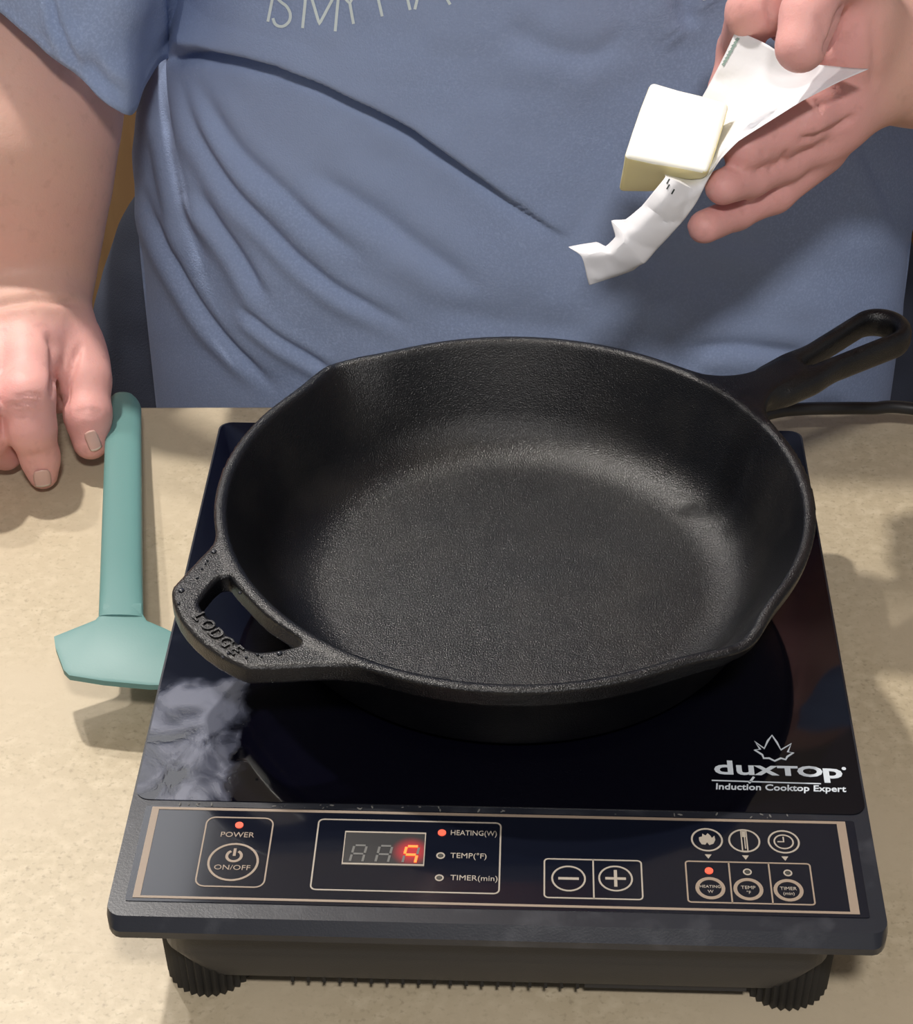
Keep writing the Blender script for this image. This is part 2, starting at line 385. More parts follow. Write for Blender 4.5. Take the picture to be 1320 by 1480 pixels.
lp = thing('ceiling_light_panel', ((PANEL[0] + PANEL[1]) / 2, (PANEL[2] + PANEL[3]) / 2, CEIL), 'wide luminous ceiling panel behind the person, left', 'ceiling lamp')
bm = bmesh.new(); box(bm, (PANEL[0], PANEL[2], CEIL - .020), (PANEL[1], PANEL[3], CEIL - .006)); bm_obj('diffuser', bm, 'light_panel', lp)
bm = bmesh.new(); a_, b_, c_, d_ = PANEL[:4]
for lo, hi in (((a_ - .02, c_ - .02), (b_ + .02, c_)), ((a_ - .02, d_), (b_ + .02, d_ + .02)), ((a_ - .02, c_), (a_, d_)), ((b_, c_), (b_ + .02, d_))): box(bm, (*lo, CEIL - .025), (*hi, CEIL))
bm_obj('frame', bm, 'trim_white', lp)
# ================================================================== INDUCTION COOKER
TOP = .063; W2 = .145; YB = .328; YS = .0600
ck = thing('induction_cooktop', (0, .16, 0), 'black portable induction cooker with glossy glass top under the skillet', 'cooktop')
def slab(name, x0, x1, y0, y1, z0, z1, r, m, bev=.002, parent=ck):
    bm = bmesh.new(); P = rrect(x0, x1, y0, y1, r)
    loft(bm, [[(x, y, z) for x, y in P] for z in (z0, z1)]); return bm_obj(name, bm, m, parent, True, bev, 3)
# frame / deck with its chamfered front lip
bm = bmesh.new()
P = rrect(-W2, W2, 0, YB, .006)
def fy(x, y, e, z, dz): 
    k = max(0, 1 - max(0, y) / .006); return (x, y - e * k, z - dz * k)
loft(bm, [[fy(x * .99, y * .99 + .0016, .002, .0545, .0015) for x, y in P], [fy(x, y, .0032, .0560, .0010) for x, y in P], [fy(x, y, .0036, TOP - .0012, .0032) for x, y in P], [(x * .998, .162 + (y - .162) * .998, TOP) for x, y in P]])
deck = bm_obj('deck', bm, 'deck', ck, True, .0004, 2)
gl = slab('glass_top', -W2 + .0012, W2 - .0012, YS + .001, YB - .001, TOP - .0040, TOP + .0004, .006, 'ceramic_glass', .0006)
bm = bmesh.new(); box(bm, (-W2 + .002, YS - .0022, TOP - .002), (W2 - .002, YS + .0004, TOP - .0004)); bm_obj('seam_trim', bm, 'rubber', ck)
PZ = TOP + .0003
def pp(px, py): q = at_z(px, py, PZ); return q[0], q[1]
# glossy control panel with gold border
b00 = pp(190, 1298); b10 = pp(1243, 1321); b11 = pp(1222, 1189); b01 = pp(222, 1165)
cp = slab('control_panel', -.1385, .1385, (b00[1] + b10[1]) / 2 - .0015, .0575, TOP - .003, PZ, .001, 'panel_gloss', .0003)
def tap(bm, pts): bm.faces.new([bm.verts.new(p) for p in pts])
def prism(bm, pts, z, h=.00018):
    loft(bm, [[(x, y, z - .0001) for x, y in pts], [(x, y, z + h) for x, y in pts]])
def ring_line(bm, pts, t, z, closed=True, h=.00018):
    pts = [np.array(p) for p in pts]; n = len(pts); inn = []; out = []
    for i in range(n):
        a = pts[i - 1] if (closed or i > 0) else pts[i]; b = pts[(i + 1) % n] if (closed or i < n - 1) else pts[i]
        d = b - a; d = d / (np.linalg.norm(d) + 1e-12); nn = np.array([-d[1], d[0]]); out.append(pts[i] + nn * t / 2); inn.append(pts[i] - nn * t / 2)
    m_ = n if closed else n - 1
    vt = [bm.verts.new((*p, z + h)) for p in out]; vb = [bm.verts.new((*p, z + h)) for p in inn]
    vt0 = [bm.verts.new((*p, z - .0001)) for p in out]; vb0 = [bm.verts.new((*p, z - .0001)) for p in inn]
    for i in range(m_):
        j = (i + 1) % n
        bm.faces.new([vt[i], vt[j], vb[j], vb[i]]); bm.faces.new([vt0[i], vt0[j], vt[j], vt[i]]); bm.faces.new([vb[i], vb[j], vb0[j], vb0[i]])
    if not closed:
        for i in (0, n - 1): bm.faces.new([vt[i], vb[i], vb0[i], vt0[i]])
bm = bmesh.new()
x0, x1, y0, y1 = (b00[0] + b01[0]) / 2, (b10[0] + b11[0]) / 2, (b00[1] + b10[1]) / 2, (b01[1] + b11[1]) / 2
print('BORDER', x0, x1, y0, y1)
for (a, b, c, d) in ((x0, x1, y0, y0 + .0011), (x0, x1, y1 - .0013, y1), (x0, x0 + .0028, y0 + .0011, y1 - .0013), (x1 - .0034, x1, y0 + .0011, y1 - .0013)): prism(bm, [(a, c), (b, c), (b, d), (a, d)], PZ)
bm_obj('panel_border', bm, 'gold_print', ck)
def circ(c, r, n=28, sx=1): return [(c[0] + sx * r * math.cos(2 * math.pi * i / n), c[1] + r * math.sin(2 * math.pi * i / n)) for i in range(n)]
def rr_px(x0, y0, x1, y1, r):
    a = pp(x0, y1); b = pp(x1, y0); return rrect(a[0], b[0], a[1], b[1], r, 4)
def text(name, s, c, size, m, parent, z=None, rot=0, sx=1, bold=0, lean=0, h=.00018, align='CENTER', fit=None):
    cu = bpy.data.curves.new(name, 'FONT'); cu.body = s; cu.size = size; cu.align_x = align; cu.align_y = 'CENTER'; cu.extrude = h; cu.offset = bold; cu.shear = lean; cu.resolution_u = 3
    to = bpy.data.objects.new(name, cu); COL.objects.link(to)
    dg = bpy.context.evaluated_depsgraph_get(); me = bpy.data.meshes.new_from_object(to.evaluated_get(dg))
    bpy.data.objects.remove(to); bpy.data.curves.remove(cu)
    co = np.zeros(len(me.vertices) * 3); me.vertices.foreach_get('co', co); co = co.reshape(-1, 3); co[:, 0] *= sx
    if fit: co[:, 0] *= fit / (co[:, 0].max() - co[:, 0].min())
    ca, sa = math.cos(rot), math.sin(rot); zz = PZ if z is None else z
    V = np.stack([c[0] + co[:, 0] * ca - co[:, 1] * sa, c[1] + co[:, 0] * sa + co[:, 1] * ca, zz + co[:, 2]], 1) - np.array(root_of(parent).location)
    me.vertices.foreach_set('co', V.ravel()); me.materials.clear(); me.materials.append(MATS[m]); me.name = name
    o = bpy.data.objects.new(name, me); COL.objects.link(o); o.parent = parent; return o
def led(px, py, on, parent=ck):
    c = pp(px, py); bm = bmesh.new()
    if on: prism(bm, circ(c, .0016, 16), PZ, .0004); return bm_obj('indicator_light', bm, 'led_on', parent)
    prism(bm, circ(c, .0009, 12), PZ, .0002); o = bm_obj('indicator_light', bm, 'led_off', parent)
    bm = bmesh.new(); ring_line(bm, circ(c, .0014, 16), .0006, PZ); bm_obj('indicator_ring', bm, 'pale_gold_print', o)
# power group
bm = bmesh.new(); ring_line(bm, rrect(*[v for v in (pp(291, 1230)[0], pp(389, 1230)[0], pp(340, 1282)[1], pp(340, 1182)[1])], .0035, 5), .0006, PZ); bm_obj('power_frame', bm, 'gold_print', ck)
led(346, 1193, True)
text('power_lettering', 'POWER', pp(343, 1207), .0038, 'gold_print', ck, fit=.0130)
c = pp(337, 1246); bm = bmesh.new(); ring_line(bm, circ(c, .0094, 36), .0009, PZ); pb = bm_obj('power_button', bm, 'gold_print', ck)
bm = bmesh.new(); cc = (c[0], c[1] + .0031); ring_line(bm, [(cc[0] + .0028 * math.cos(math.radians(a)), cc[1] + .0028 * math.sin(math.radians(a))) for a in range(120, 421, 15)], .0011, PZ, False); ring_line(bm, [(cc[0], cc[1]), (cc[0], cc[1] + .0040)], .0011, PZ, False); bm_obj('power_symbol', bm, 'gold_print', pb)
text('button_lettering', 'ON/OFF', (c[0], c[1] - .0030), .0036, 'gold_print', pb, fit=.0138)
# display group
bm = bmesh.new(); ring_line(bm, rrect(pp(455, 1235)[0], pp(723, 1235)[0], pp(590, 1289)[1], pp(590, 1187)[1], .002, 4), .0006, PZ); bm_obj('display_frame', bm, 'pale_gold_print', ck)
wx0, wx1 = pp(497, 1228)[0], pp(614, 1228)[0]; wy0, wy1 = pp(555, 1250)[1], pp(555, 1204)[1]
bm = bmesh.new(); prism(bm, [(wx0, wy0), (wx1, wy0), (wx1, wy1), (wx0, wy1)], PZ, .0002); dw = bm_obj('display_window', bm, 'display_window', ck)
bm = bmesh.new(); ring_line(bm, [(wx0, wy0), (wx1, wy0), (wx1, wy1), (wx0, wy1)], .0008, PZ, h=.0004); bm_obj('window_bezel', bm, 'pale_gold_print', dw)
segs = {'a': ((0, 2), (1, 2)), 'b': ((1, 2), (1, 1)), 'c': ((1, 1), (1, 0)), 'd': ((0, 0), (1, 0)), 'e': ((0, 0), (0, 1)), 'f': ((0, 1), (0, 2)), 'g': ((0, 1), (1, 1))}
for k, (cx, on) in enumerate(((516, ''), (553, ''), (592, 'afgc'))):
    x = pp(cx, 1232)[0]; yb = wy0 + .0008; H = .0044; Wd = .0048
    dg_ = None
    bmo = bmesh.new(); bml = bmesh.new()
    for s, (p, q) in segs.items():
        if s == 'd': continue
        a = np.array([x - Wd / 2 + p[0] * Wd + p[1] * .0006, yb + p[1] * H]); b = np.array([x - Wd / 2 + q[0] * Wd + q[1] * .0006, yb + q[1] * H]); d = (b - a) / np.linalg.norm(b - a) * .0005
        ring_line(bml if s in on else bmo, [a + d, b - d], .0010 if s in on else .0009, PZ + .0002 + (.0002 if s in on else 0), False)
    dg_ = bm_obj('digit', bmo, 'segment_off', dw)
    if on:
        bm_obj('lit_digit', bml, 'segment_on', dw)['label'] = 'glowing red digit five'
    else: bml.free()
for t_, y_, on in (('HEATING(W)', 1204, True), ('TEMP(°F)', 1237, False), ('TIMER(min)', 1269, False)):
    led(639 - (y_ - 1204) * .06, y_, on)
    text('mode_lettering', t_, pp(651, y_), .0038, 'pale_gold_print', ck, fit=.0178 if t_[1:3] != 'EM' else .0138, align='LEFT')
# plus / minus
xa, xb, xm = pp(787, 1270)[0], pp(928, 1270)[0], pp(858, 1270)[0]; ya, yb = pp(858, 1299)[1], pp(858, 1243)[1]
bm = bmesh.new(); ring_line(bm, rrect(xa, xb, ya, yb, .0015, 4), .0006, PZ); ring_line(bm, [(xm, ya), (xm, yb)], .0006, PZ, False); bm_obj('button_frame', bm, 'pale_gold_print', ck)
for cx, nm in ((822, 'minus_button'), (890, 'plus_button')):
    c = pp(cx, 1270); bm = bmesh.new(); ring_line(bm, circ(c, .0062, 30), .0007, PZ); ring_line(bm, [(c[0] - .0039, c[1]), (c[0] + .0039, c[1])], .0012, PZ, False)
    if nm[0] == 'p': ring_line(bm, [(c[0], c[1] - .0042), (c[0], c[1] + .0042)], .0012, PZ + .0001, False)
    bm_obj(nm, bm, 'pale_gold_print', ck)
# mode icons and buttons
xs = [pp(v, 1275)[0] for v in (993, 1056, 1114, 1174)]; ya, yb = pp(1085, 1306)[1], pp(1085, 1247)[1]
bm = bmesh.new(); ring_line(bm, rrect(xs[0], xs[3], ya, yb, .0012, 4), .0006, PZ)
for v in xs[1:3]: ring_line(bm, [(v, ya), (v, yb)], .0006, PZ, False)
bm_obj('mode_frame', bm, 'gold_print', ck)
for k, cx in enumerate((1022, 1076, 1133)):
    c = pp(cx, 1214 + k * 1.5); bm = bmesh.new(); ring_line(bm, circ(c, .0058, 30), .0007, PZ)
    if k == 0:   # flame
        pts = [(-.0030, -.0005), (-.0022, -.0024), (-.0008, -.0026), (0, -.0014), (.0008, -.0028), (.0024, -.0020), (.0032, 0), (.0030, .0022), (.0020, .0010), (.0012, .0026), (.0004, .0034), (-.0004, .0022), (-.0016, .0032), (-.0018, .0016), (-.0030, .0012)]
        prism(bm, [(c[0] + a, c[1] + b) for a, b in pts], PZ)
    elif k == 1:   # thermometer
        ring_line(bm, [(c[0] - .0010, c[1] - .0052), (c[0] + .0010, c[1] - .0052), (c[0] + .0010, c[1] + .0052), (c[0] - .0010, c[1] + .0052)], .0005, PZ)
        prism(bm, [(c[0] - .0009, c[1] + .0020), (c[0] + .0009, c[1] + .0020), (c[0] + .0009, c[1] + .0050), (c[0] - .0009, c[1] + .0050)], PZ); ring_line(bm, [(c[0] + .0002, c[1] - .0042), (c[0] + .0002, c[1] + .002)], .0004, PZ, False)
    else:   # clock
        ring_line(bm, circ(c, .0036, 24), .0006, PZ); ring_line(bm, [(c[0], c[1] + .0026), (c[0], c[1]), (c[0] - .0024, c[1])], .0006, PZ, False)
    bm_obj('mode_icon', bm, 'pale_gold_print', ck)
    c = pp(cx + 2, 1238 + k * 1.5); bm = bmesh.new(); prism(bm, [(c[0] - .0013, c[1] + .0010), (c[0], c[1] - .0012), (c[0] + .0013, c[1] + .0010)], PZ); bm_obj('arrow_mark', bm, 'pale_gold_print', ck)
    led(cx + 3 + k * 1.5, 1259 + k * 1.5, k == 0)
    c = pp(cx + 5 + k, 1284 + k * 1.5); bm = bmesh.new(); ring_line(bm, circ(c, .0049, 30), .0014, PZ); b_ = bm_obj('mode_button', bm, 'gold_print', ck)
    a_, b2 = (('HEATING', 'W'), ('TEMP', '°F'), ('TIMER', '(min)'))[k]
    text('button_lettering', a_, (c[0], c[1] + .0008), .0023 if k else .0019, 'pale_gold_print', b_); text('button_lettering', b2, (c[0], c[1] - .0017), .0021, 'pale_gold_print', b_)
# logo printed on the glass
GZ = TOP + .00045
def gp(px, py): q = at_z(px, py, GZ); return q[0], q[1]
def logo_seg(s, x0, x1, y, size, sx, **k):
    return text('logo_lettering', s, gp((x0 + x1) / 2, y), size, 'white_print', ck, z=GZ, sx=sx, h=.00012, **k)
logo_seg('dux', 1030, 1124, 1111, .0110, 1.53, bold=.00022)
logo_seg('top', 1124, 1218, 1115, .0001, 1.0)
for s, cx, cy, sz, sx in (('T', 1139, 1115, .0072, 1.75), ('O', 1171, 1116, .0080, 1.55), ('p', 1203, 1116, .0110, 1.5)): text('logo_lettering', s, gp(cx, cy), sz, 'white_print', ck, z=GZ, sx=sx, bold=.0003, h=.00012)
bm = bmesh.new(); prism(bm, circ(gp(1220, 1111), .0009, 10), GZ, .0001); ring_line(bm, [gp(1029, 1128), gp(1187, 1133)], .0005, GZ, False)
ring_line(bm, [gp(1090, 1123), gp(1083, 1132)], .0009, GZ, False)
lf = [(1091, 1072), (1105, 1082), (1110, 1071), (1116, 1063), (1123, 1073), (1129, 1084), (1144, 1075), (1139, 1087), (1147, 1088), (1138, 1094), (1136, 1098), (1129, 1096), (1120, 1100), (1112, 1096), (1104, 1096), (1102, 1091), (1091, 1084), (1099, 1083)]
ring_line(bm, [gp(*q) for q in lf], .0008, GZ); bm_obj('logo_emblem', bm, 'white_print', ck)
text('logo_lettering', 'Induction Cooktop Expert', gp(1128, 1139), .0047, 'white_print', ck, z=GZ, sx=1.02, bold=.00009, lean=.1, h=.00012)
# underside: ledge, tapering body, vents, feet
slab('underside_ledge', -.132, .132, .0035, .318, .0478, .0548, .008, 'black_plastic', .002)
bm = bmesh.new(); A_ = rrect(-.1275, .1275, .0075, .312, .012, 6); B_ = rrect(-.120, .120, .0165, .304, .014, 6)
loft(bm, [[(x, y, .0490) for x, y in A_], [(x, y, .034) for x, y in A_], [(x, y, .0125) for x, y in B_]]); bm_obj('housing', bm, 'black_plastic', ck, True, .002, 3)
for k in range(26):
    x = -.080 + k * .0062
    if x > .035: break
    bm = bmesh.new(); box(bm, (x, .0170, .0088), (x + .0012, .030, .0135)); bm_obj('vent_fin', bm, 'rubber', ck)
bm = bmesh.new(); box(bm, (.035, .018, .0085), (.098, .05, .0130)); bm_obj('underside_block', bm, 'black_plastic', ck, bevel=.002)
for cx, cy in ((-.1140, .0322), (.1145, .0325), (-.1145, .296), (.1150, .296)):
    bm = bmesh.new(); n = 128
    def fr(r, z): return [(cx + (r + .0007 * math.copysign(min(1, abs(math.sin(i * 2 * math.pi / n * 32)) * 1.5), math.sin(i * 2 * math.pi / n * 32))) * math.cos(2 * math.pi * i / n), cy + (r + .0008 * math.copysign(min(1, abs(math.sin(i * 2 * math.pi / n * 32)) * 1.5), math.sin(i * 2 * math.pi / n * 32))) * math.sin(2 * math.pi * i / n), z) for i in range(n)]
    loft(bm, [fr(.0158, 0), fr(.0168, .0012), fr(.0176, .024), fr(.0177, .034)]); bm_obj('foot', bm, 'rubber', ck, True)
# crumbs along the seam
cr = bmesh.new()
for k in range(34):
    x = -.13 + .26 * random.random(); y = YS - .0012 + random.uniform(-.0006, .0014); s = random.uniform(.0002, .0006)
    mt = Matrix.Translation((x, y, TOP + .0002)) @ Matrix.Rotation(random.random() * 6, 4, 'Z') @ Matrix.Diagonal((s * 2, s * .8, s * .5, 1)); bmesh.ops.create_icosphere(cr, subdivisions=1, radius=1, matrix=mt)
o = bm_obj('seam_crumbs', cr, 'segment_off', ck); o['kind'] = 'stuff'

# ================================================================== SKILLET
PC = np.array([.00374, .19885]); PR = .1294; PB = .1042; PH = .052; PZ0 = TOP + .0006
HA = math.radians(39.2); GA = math.radians(220.8); SA = (math.radians(130.5), math.radians(-46.5))
HOUT = [(.105, .056), (.1183, .0479), (.1336, .037), (.1497, .0255), (.1550, .0195), (.1590, 0), (.1575, -.0205), (.1509, -.0367), (.143, -.0419), (.1221, -.0518), (.105, -.056)]
HOUT = [tuple(p) for p in catmull(HOUT, 3)]
HIN = [(.1305, -.0295), (.142, -.0237), (.1450, -.0198), (.1462, -.004), (.1448, .012), (.1405, .0170), (.1310, .0210), (.1300, .018), (.1322, 0), (.1305, -.0240)]
HIN = [tuple(p) for p in catmull(HIN, 3, True)]
def pan(P):
    x = P[:, 0] - PC[0]; y = P[:, 1] - PC[1]; z = P[:, 2] - PZ0; r0 = np.hypot(x, y); th = np.arctan2(y, x)
    sp = sum(np.exp(-(np.abs(np.angle(np.exp(1j * (th - a)))) / .135) ** 2) for a in SA)
    up = np.clip((z - .018) / (PH - .018), 0, 1) ** 1.6
    r = r0 - .0075 * sp * up; zt = z + .0012 * sp
    ca = math.cos(math.atan2(PR - PB, PH))
    cone = (r - (PB + (PR - PB) * z / PH)) * ca
    out = smax(smax(cone, -z, .006), zt - PH, .0014)
    inn = smax((r - (PB - .0052 + (PR - PB) * z / PH)) * ca, .0052 - z, .017)
    # handle
    c, s = math.cos(HA), math.sin(HA); uv = np.stack([x * c + y * s, -x * s + y * c], 1); u, v = uv[:, 0], uv[:, 1]
    def cap2(a, b, ra, rb):
        t = np.clip((u - a) / (b - a), 0, 1); return np.hypot(u - (a + t * (b - a)), v) - (ra + (rb - ra) * t)
    zh = PH - .0085 + np.clip(u - PR, 0, 1) * .035
    hd = smax(smin(cap2(.12, .17, .0100, .0095), cap2(.16, .2265, .0095, .0155), .015), -cap2(.1790, .2250, .0020, .0078), .003)
    q1 = np.maximum(hd, -.02); q2 = np.abs(z - zh) - np.clip(.0058 + (u - .14) * .02, .0055, .0075)
    h3 = smax(q1, q2, .006)
    web = smin(r - PR + .001, cap2(.12, .165, .0095, .0080), .030); q2 = np.abs(zt - (PH - .0034)) - .0034
    w3 = smax(np.where(u > 0, web, r - PR + .001), q2, .0022)
    # helper handle
    c, s = math.cos(GA), math.sin(GA); g = np.stack([x * c + y * s, -x * s + y * c], 1).astype(np.float32)
    go = poly2d(g, HOUT) - .0; gi = poly2d(g, HIN) - .0022
    go = smin(go, r - PR + .0015, .008); gz = np.abs(z - (PH - .0050)) - .0046
    g3 = smax(smax(go, gz, .0018), -gi, .0016)
    g3 = np.where(g[:, 0] > 0, g3, 1.)
    d = smin(smin(out, h3, .006), np.minimum(w3, g3), .002)
    d = smax(d, -inn, .0016)
    return d
pV, pF = surface(pan, (PC[0] - .165, PC[1] - .142, PZ0 - .003), (PC[0] + .198, PC[1] + .168, PZ0 + .075), .00105)
pV = relax(pV, pF, 1, .5)
sk = thing('cast_iron_skillet', (PC[0], PC[1], PZ0), 'black cast iron skillet with two pour spouts on the cooker', 'frying pan')
fc = pV[pF].mean(1); rel = fc[:, :2] - PC; rr = np.hypot(rel[:, 0], rel[:, 1]); ta = np.arctan2(rel[:, 1], rel[:, 0])
isH = (rr > PR + .0022) & (np.abs(np.angle(np.exp(1j * (ta - HA)))) < .62); isG = (rr > PR + .0018) & (np.abs(np.angle(np.exp(1j * (ta - GA)))) < .48)
for nm, k in (('pan_body', ~(isH | isG)), ('handle', isH), ('helper_handle', isG)):
    v, f = split(pV, pF, k); fast_obj(nm, v, f, ['iron'], sk)
hg = [c for c in sk.children if c.name.startswith('helper')][0]
c, s = math.cos(GA), math.sin(GA)
ex = [];
for k, ch in enumerate('LODGE'):
    v = -.0150 + k * .0066; u = .1522 - abs(v) * .05; cx = PC[0] + u * c - v * s; cy = PC[1] + u * s + v * c
    text('cast_lettering', ch, (cx, cy), .0078, 'iron', hg, z=PZ0 + PH - .0005, rot=GA + math.pi / 2, bold=.00012, h=.0009)
bm = bmesh.new()   # casting pits and grease beads on the helper handle
for (px, py, r_) in ((309, 797, 1.3), (262, 853, 1.4), (258, 872, .8), (352, 836, .8), (347, 857, .8), (372, 946, .7), (404, 944, 1.2), (322, 950, .7), (300, 810, .6), (285, 835, .7), (356, 950, .6), (330, 944, .7), (292, 822, .5), (297, 815, .4), (378, 949, .5)):
    q = at_z(px, py, PZ0 + PH - .0001); bmesh.ops.create_icosphere(bm, subdivisions=2, radius=1, matrix=Matrix.Translation(q) @ Matrix.Diagonal((r_ * .0010, r_ * .0009, .0006, 1)))
o = bm_obj('casting_pimples', bm, 'deck', hg, True); o['kind'] = 'stuff'

# ================================================================== TURNER
sp_ = thing('silicone_turner', (-.19, .30, 0), 'teal silicone turner with flat angular head left of the cooker', 'spatula')
n = 40
def hprof(t):   # centre line of the handle from the hanging end to the neck
    top = at_z(179, 573, .0160); neck = at_z(175, 893, .0355); return top + (neck - top) * t
rings = []
for i in range(n):
    t = (i / (n - 1)) ** 1.6; c_ = hprof(t); w_ = .0098 * (math.sqrt(max(.0004, 1 - ((.075 - t) / .075) ** 2)) if t < .075 else 1) + .0008 * max(0, (t - .2)); hh = (.0050 if t < .8 else .0050 - .0030 * ((t - .8) / .2) ** 1.5) * (math.sqrt(max(.02, 1 - ((.02 - t) / .02) ** 2)) if t < .02 else 1)
    rings.append([(c_[0] + w_ * math.copysign(abs(math.cos(a)) ** .7, math.cos(a)), c_[1], c_[2] + hh * math.copysign(abs(math.sin(a)) ** .8, math.sin(a))) for a in np.linspace(0, 2 * math.pi, 25)[:-1]])
bm = bmesh.new(); loft(bm, rings); bm_obj('handle', bm, 'silicone', sp_, True)
# hanging hole: its shade is painted as a solid dark oval on the handle end
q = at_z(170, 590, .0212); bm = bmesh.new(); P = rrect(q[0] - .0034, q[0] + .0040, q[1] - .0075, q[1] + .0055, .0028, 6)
loft(bm, [[(x, y, z) for x, y in P] for z in (.0150, .0219)]); bm_obj('hanging_hole', bm, 'hole_shade', sp_, True)
# head: flat blade, px outline on a plane tilted down to the front
def hz(px, py): return .0365 - (py - 885) * .00006
ol = [(150, 872), (147, 886), (138, 896), (78, 920), (80, 935), (92, 968), (100, 976), (150, 984), (215, 990), (250, 990), (262, 960), (262, 920), (240, 909), (212, 897), (205, 886), (204, 872)]
bm = bmesh.new()
up_ = [at_z(a, b, hz(a, b)) for a, b in ol]; dn_ = [p - np.array([0, 0, .0028]) for p in up_]; cen = np.mean(up_, 0)
ins = [at_z(a, b, hz(a, b) + .0004) for a, b in ol]; ins = [p + (cen + (0, 0, .0004) - p) * .08 for p in ins]
# keep the blade left of the cooker's housing
for arr in (up_, dn_, ins):
    for p_ in arr: p_[0] = min(p_[0], -.1335)
loft(bm, [dn_, up_, ins]); bm_obj('blade', bm, 'silicone', sp_, True, .0006, 2)

# ================================================================== POWER CORD
bm = bmesh.new()
pts = [(.085, .345, .030), (.105, .362, .031), (.122, .385, .028)] + [at_z(a, b, z) for a, b, z in ((1118, 596, .026), (1160, 591, .024), (1210, 590, .022), (1260, 590, .020), (1330, 592, .018))] + [(.32, .402, .008), (.45, .38, .0040), (.62, .30, .0040)]
tube(bm, catmull(pts, 10), .0035, 14); cd = bm_obj('power_cord', bm, 'cord_rubber', None, True); tag(cd, 'black power cord running along the counter\'s far edge at right', 'cord')
bm = bmesh.new(); tube(bm, [(.085, .322, .030), (.085, .330, .030), (.085, .346, .030)], [.0065, .006, .0045], 14); bm_obj('cord_grommet', bm, 'rubber', ck, True)
# ================================================================== PERSON
per = thing('person', (0, .60, -.90), 'person in blue lettered t-shirt holding butter, other hand resting on counter', 'person')
def lerp_chain(P, pts, rad, k=.004):
    d = None
    for i in range(len(pts) - 1):
        c_ = capsule(P, pts[i], pts[i + 1], rad[i], rad[i + 1]); d = c_ if d is None else smin(d, c_, k)
    return d
def D(px, py, dist, rpx): return at_d(px, py, dist), rpx * dist / FOC
def chain(spec):
    q = [D(*s) for s in spec]; return [a for a, _ in q], [b for _, b in q]
# --- right hand (photo left), resting on the counter
def Zr(px, py, z, rpx):
    p_ = at_z(px, py, z); dd = -((p_ - CAMP) @ CAMR)[2]; return p_, rpx * dd / FOC
def zchain(spec):
    q = [Zr(*s) for s in spec]; return [a for a, _ in q], [b for _, b in q]
R_arm = chain([(36, 455, 1.125, 80), (22, 395, 1.125, 92), (10, 300, 1.115, 118), (8, 200, 1.105, 138), (18, 90, 1.11, 142), (60, -20, 1.15, 140), (130, -260, 1.22, 150)])
R_palm = [zchain([(38, 468, .062, 62), (38, 520, .060, 42)]), zchain([(0, 478, .062, 60), (-50, 540, .052, 45)]), zchain([(60, 470, .062, 55), (98, 505, .050, 36)]), zchain([(-40, 470, .058, 60), (-100, 545, .045, 40)]), zchain([(92, 520, .040, 26), (82, 575, .024, 24)]), zchain([(95, 475, .052, 38), (118, 530, .042, 36)])]
R_fing = [zchain([(42, 505, .060, 40), (38, 572, .055, 40), (45, 618, .040, 35), (58, 662, .020, 27), (62, 686, .0105, 22)]),        # index
          zchain([(104, 500, .050, 36), (124, 550, .042, 35), (127, 600, .031, 33), (131, 638, .019, 27)]),                          # thumb
          zchain([(-18, 515, .060, 40), (-42, 590, .056, 38), (-22, 628, .036, 33), (8, 655, .015, 26)]),                            # middle
          zchain([(-75, 525, .052, 38), (-110, 600, .048, 36), (-95, 640, .032, 31), (-70, 668, .015, 25)]),
          zchain([(-120, 540, .044, 34), (-165, 605, .038, 31), (-160, 645, .026, 27), (-140, 670, .013, 22)])]
def right_arm(P):
    d = lerp_chain(P, *R_arm, .03)
    for c_ in R_palm: d = smin(d, lerp_chain(P, *c_), .016)
    f = None
    for c_ in R_fing:
        g = lerp_chain(P, *c_, .005); f = g if f is None else np.minimum(f, g)
    return smin(d, f, .0085)
# --- left hand (photo right), palm up around the wrapper
L_arm = chain([(1270, 95, .955, 68), (1330, 75, .965, 88), (1420, 55, .985, 108), (1600, 0, 1.03, 135), (1640, -120, 1.10, 140), (1560, -420, 1.22, 150)])
L_palm = [chain([(1262, 70, .945, 60), (1215, 150, .940, 52)]), chain([(1255, 60, .945, 62), (1190, 60, .945, 50)]), chain([(1245, 140, .950, 42), (1185, 205, .945, 36)]), chain([(1240, 60, .950, 60), (1150, 20, .965, 48)]),
          chain([(1240, 20, .92, 60), (1215, -30, .91, 50)]), chain([(1225, 75, .925, 48), (1200, 40, .925, 44)])]
L_fing = [chain([(1238, -50, .905, 54), (1190, -30, .888, 44), (1170, 20, .880, 41), (1157, 68, .878, 38)]),            # thumb
          chain([(1170, 10, .955, 42), (1098, 12, .925, 37), (1088, 18, .93, 38), (1068, 70, .972, 30), (1052, 130, .975, 27), (1052, 195, .955, 25)]),      # index
          chain([(1212, 135, .935, 44), (1165, 168, .925, 39), (1120, 192, .924, 38), (1076, 215, .914, 33)]),            # middle
          chain([(1205, 180, .945, 40), (1135, 232, .938, 30), (1085, 258, .926, 27), (1045, 270, .912, 27)]),            # ring
          chain([(1185, 215, .955, 40), (1118, 278, .950, 30), (1065, 308, .938, 24), (1018, 328, .920, 25)])]            # little
def left_arm(P):
    d = lerp_chain(P, *L_arm, .03)
    for c_ in L_palm: d = smin(d, lerp_chain(P, *c_), .014)
    f = None
    for c_ in L_fing:
        g = lerp_chain(P, *c_, .004); f = g if f is None else np.minimum(f, g)
    return smin(d, f, .006)
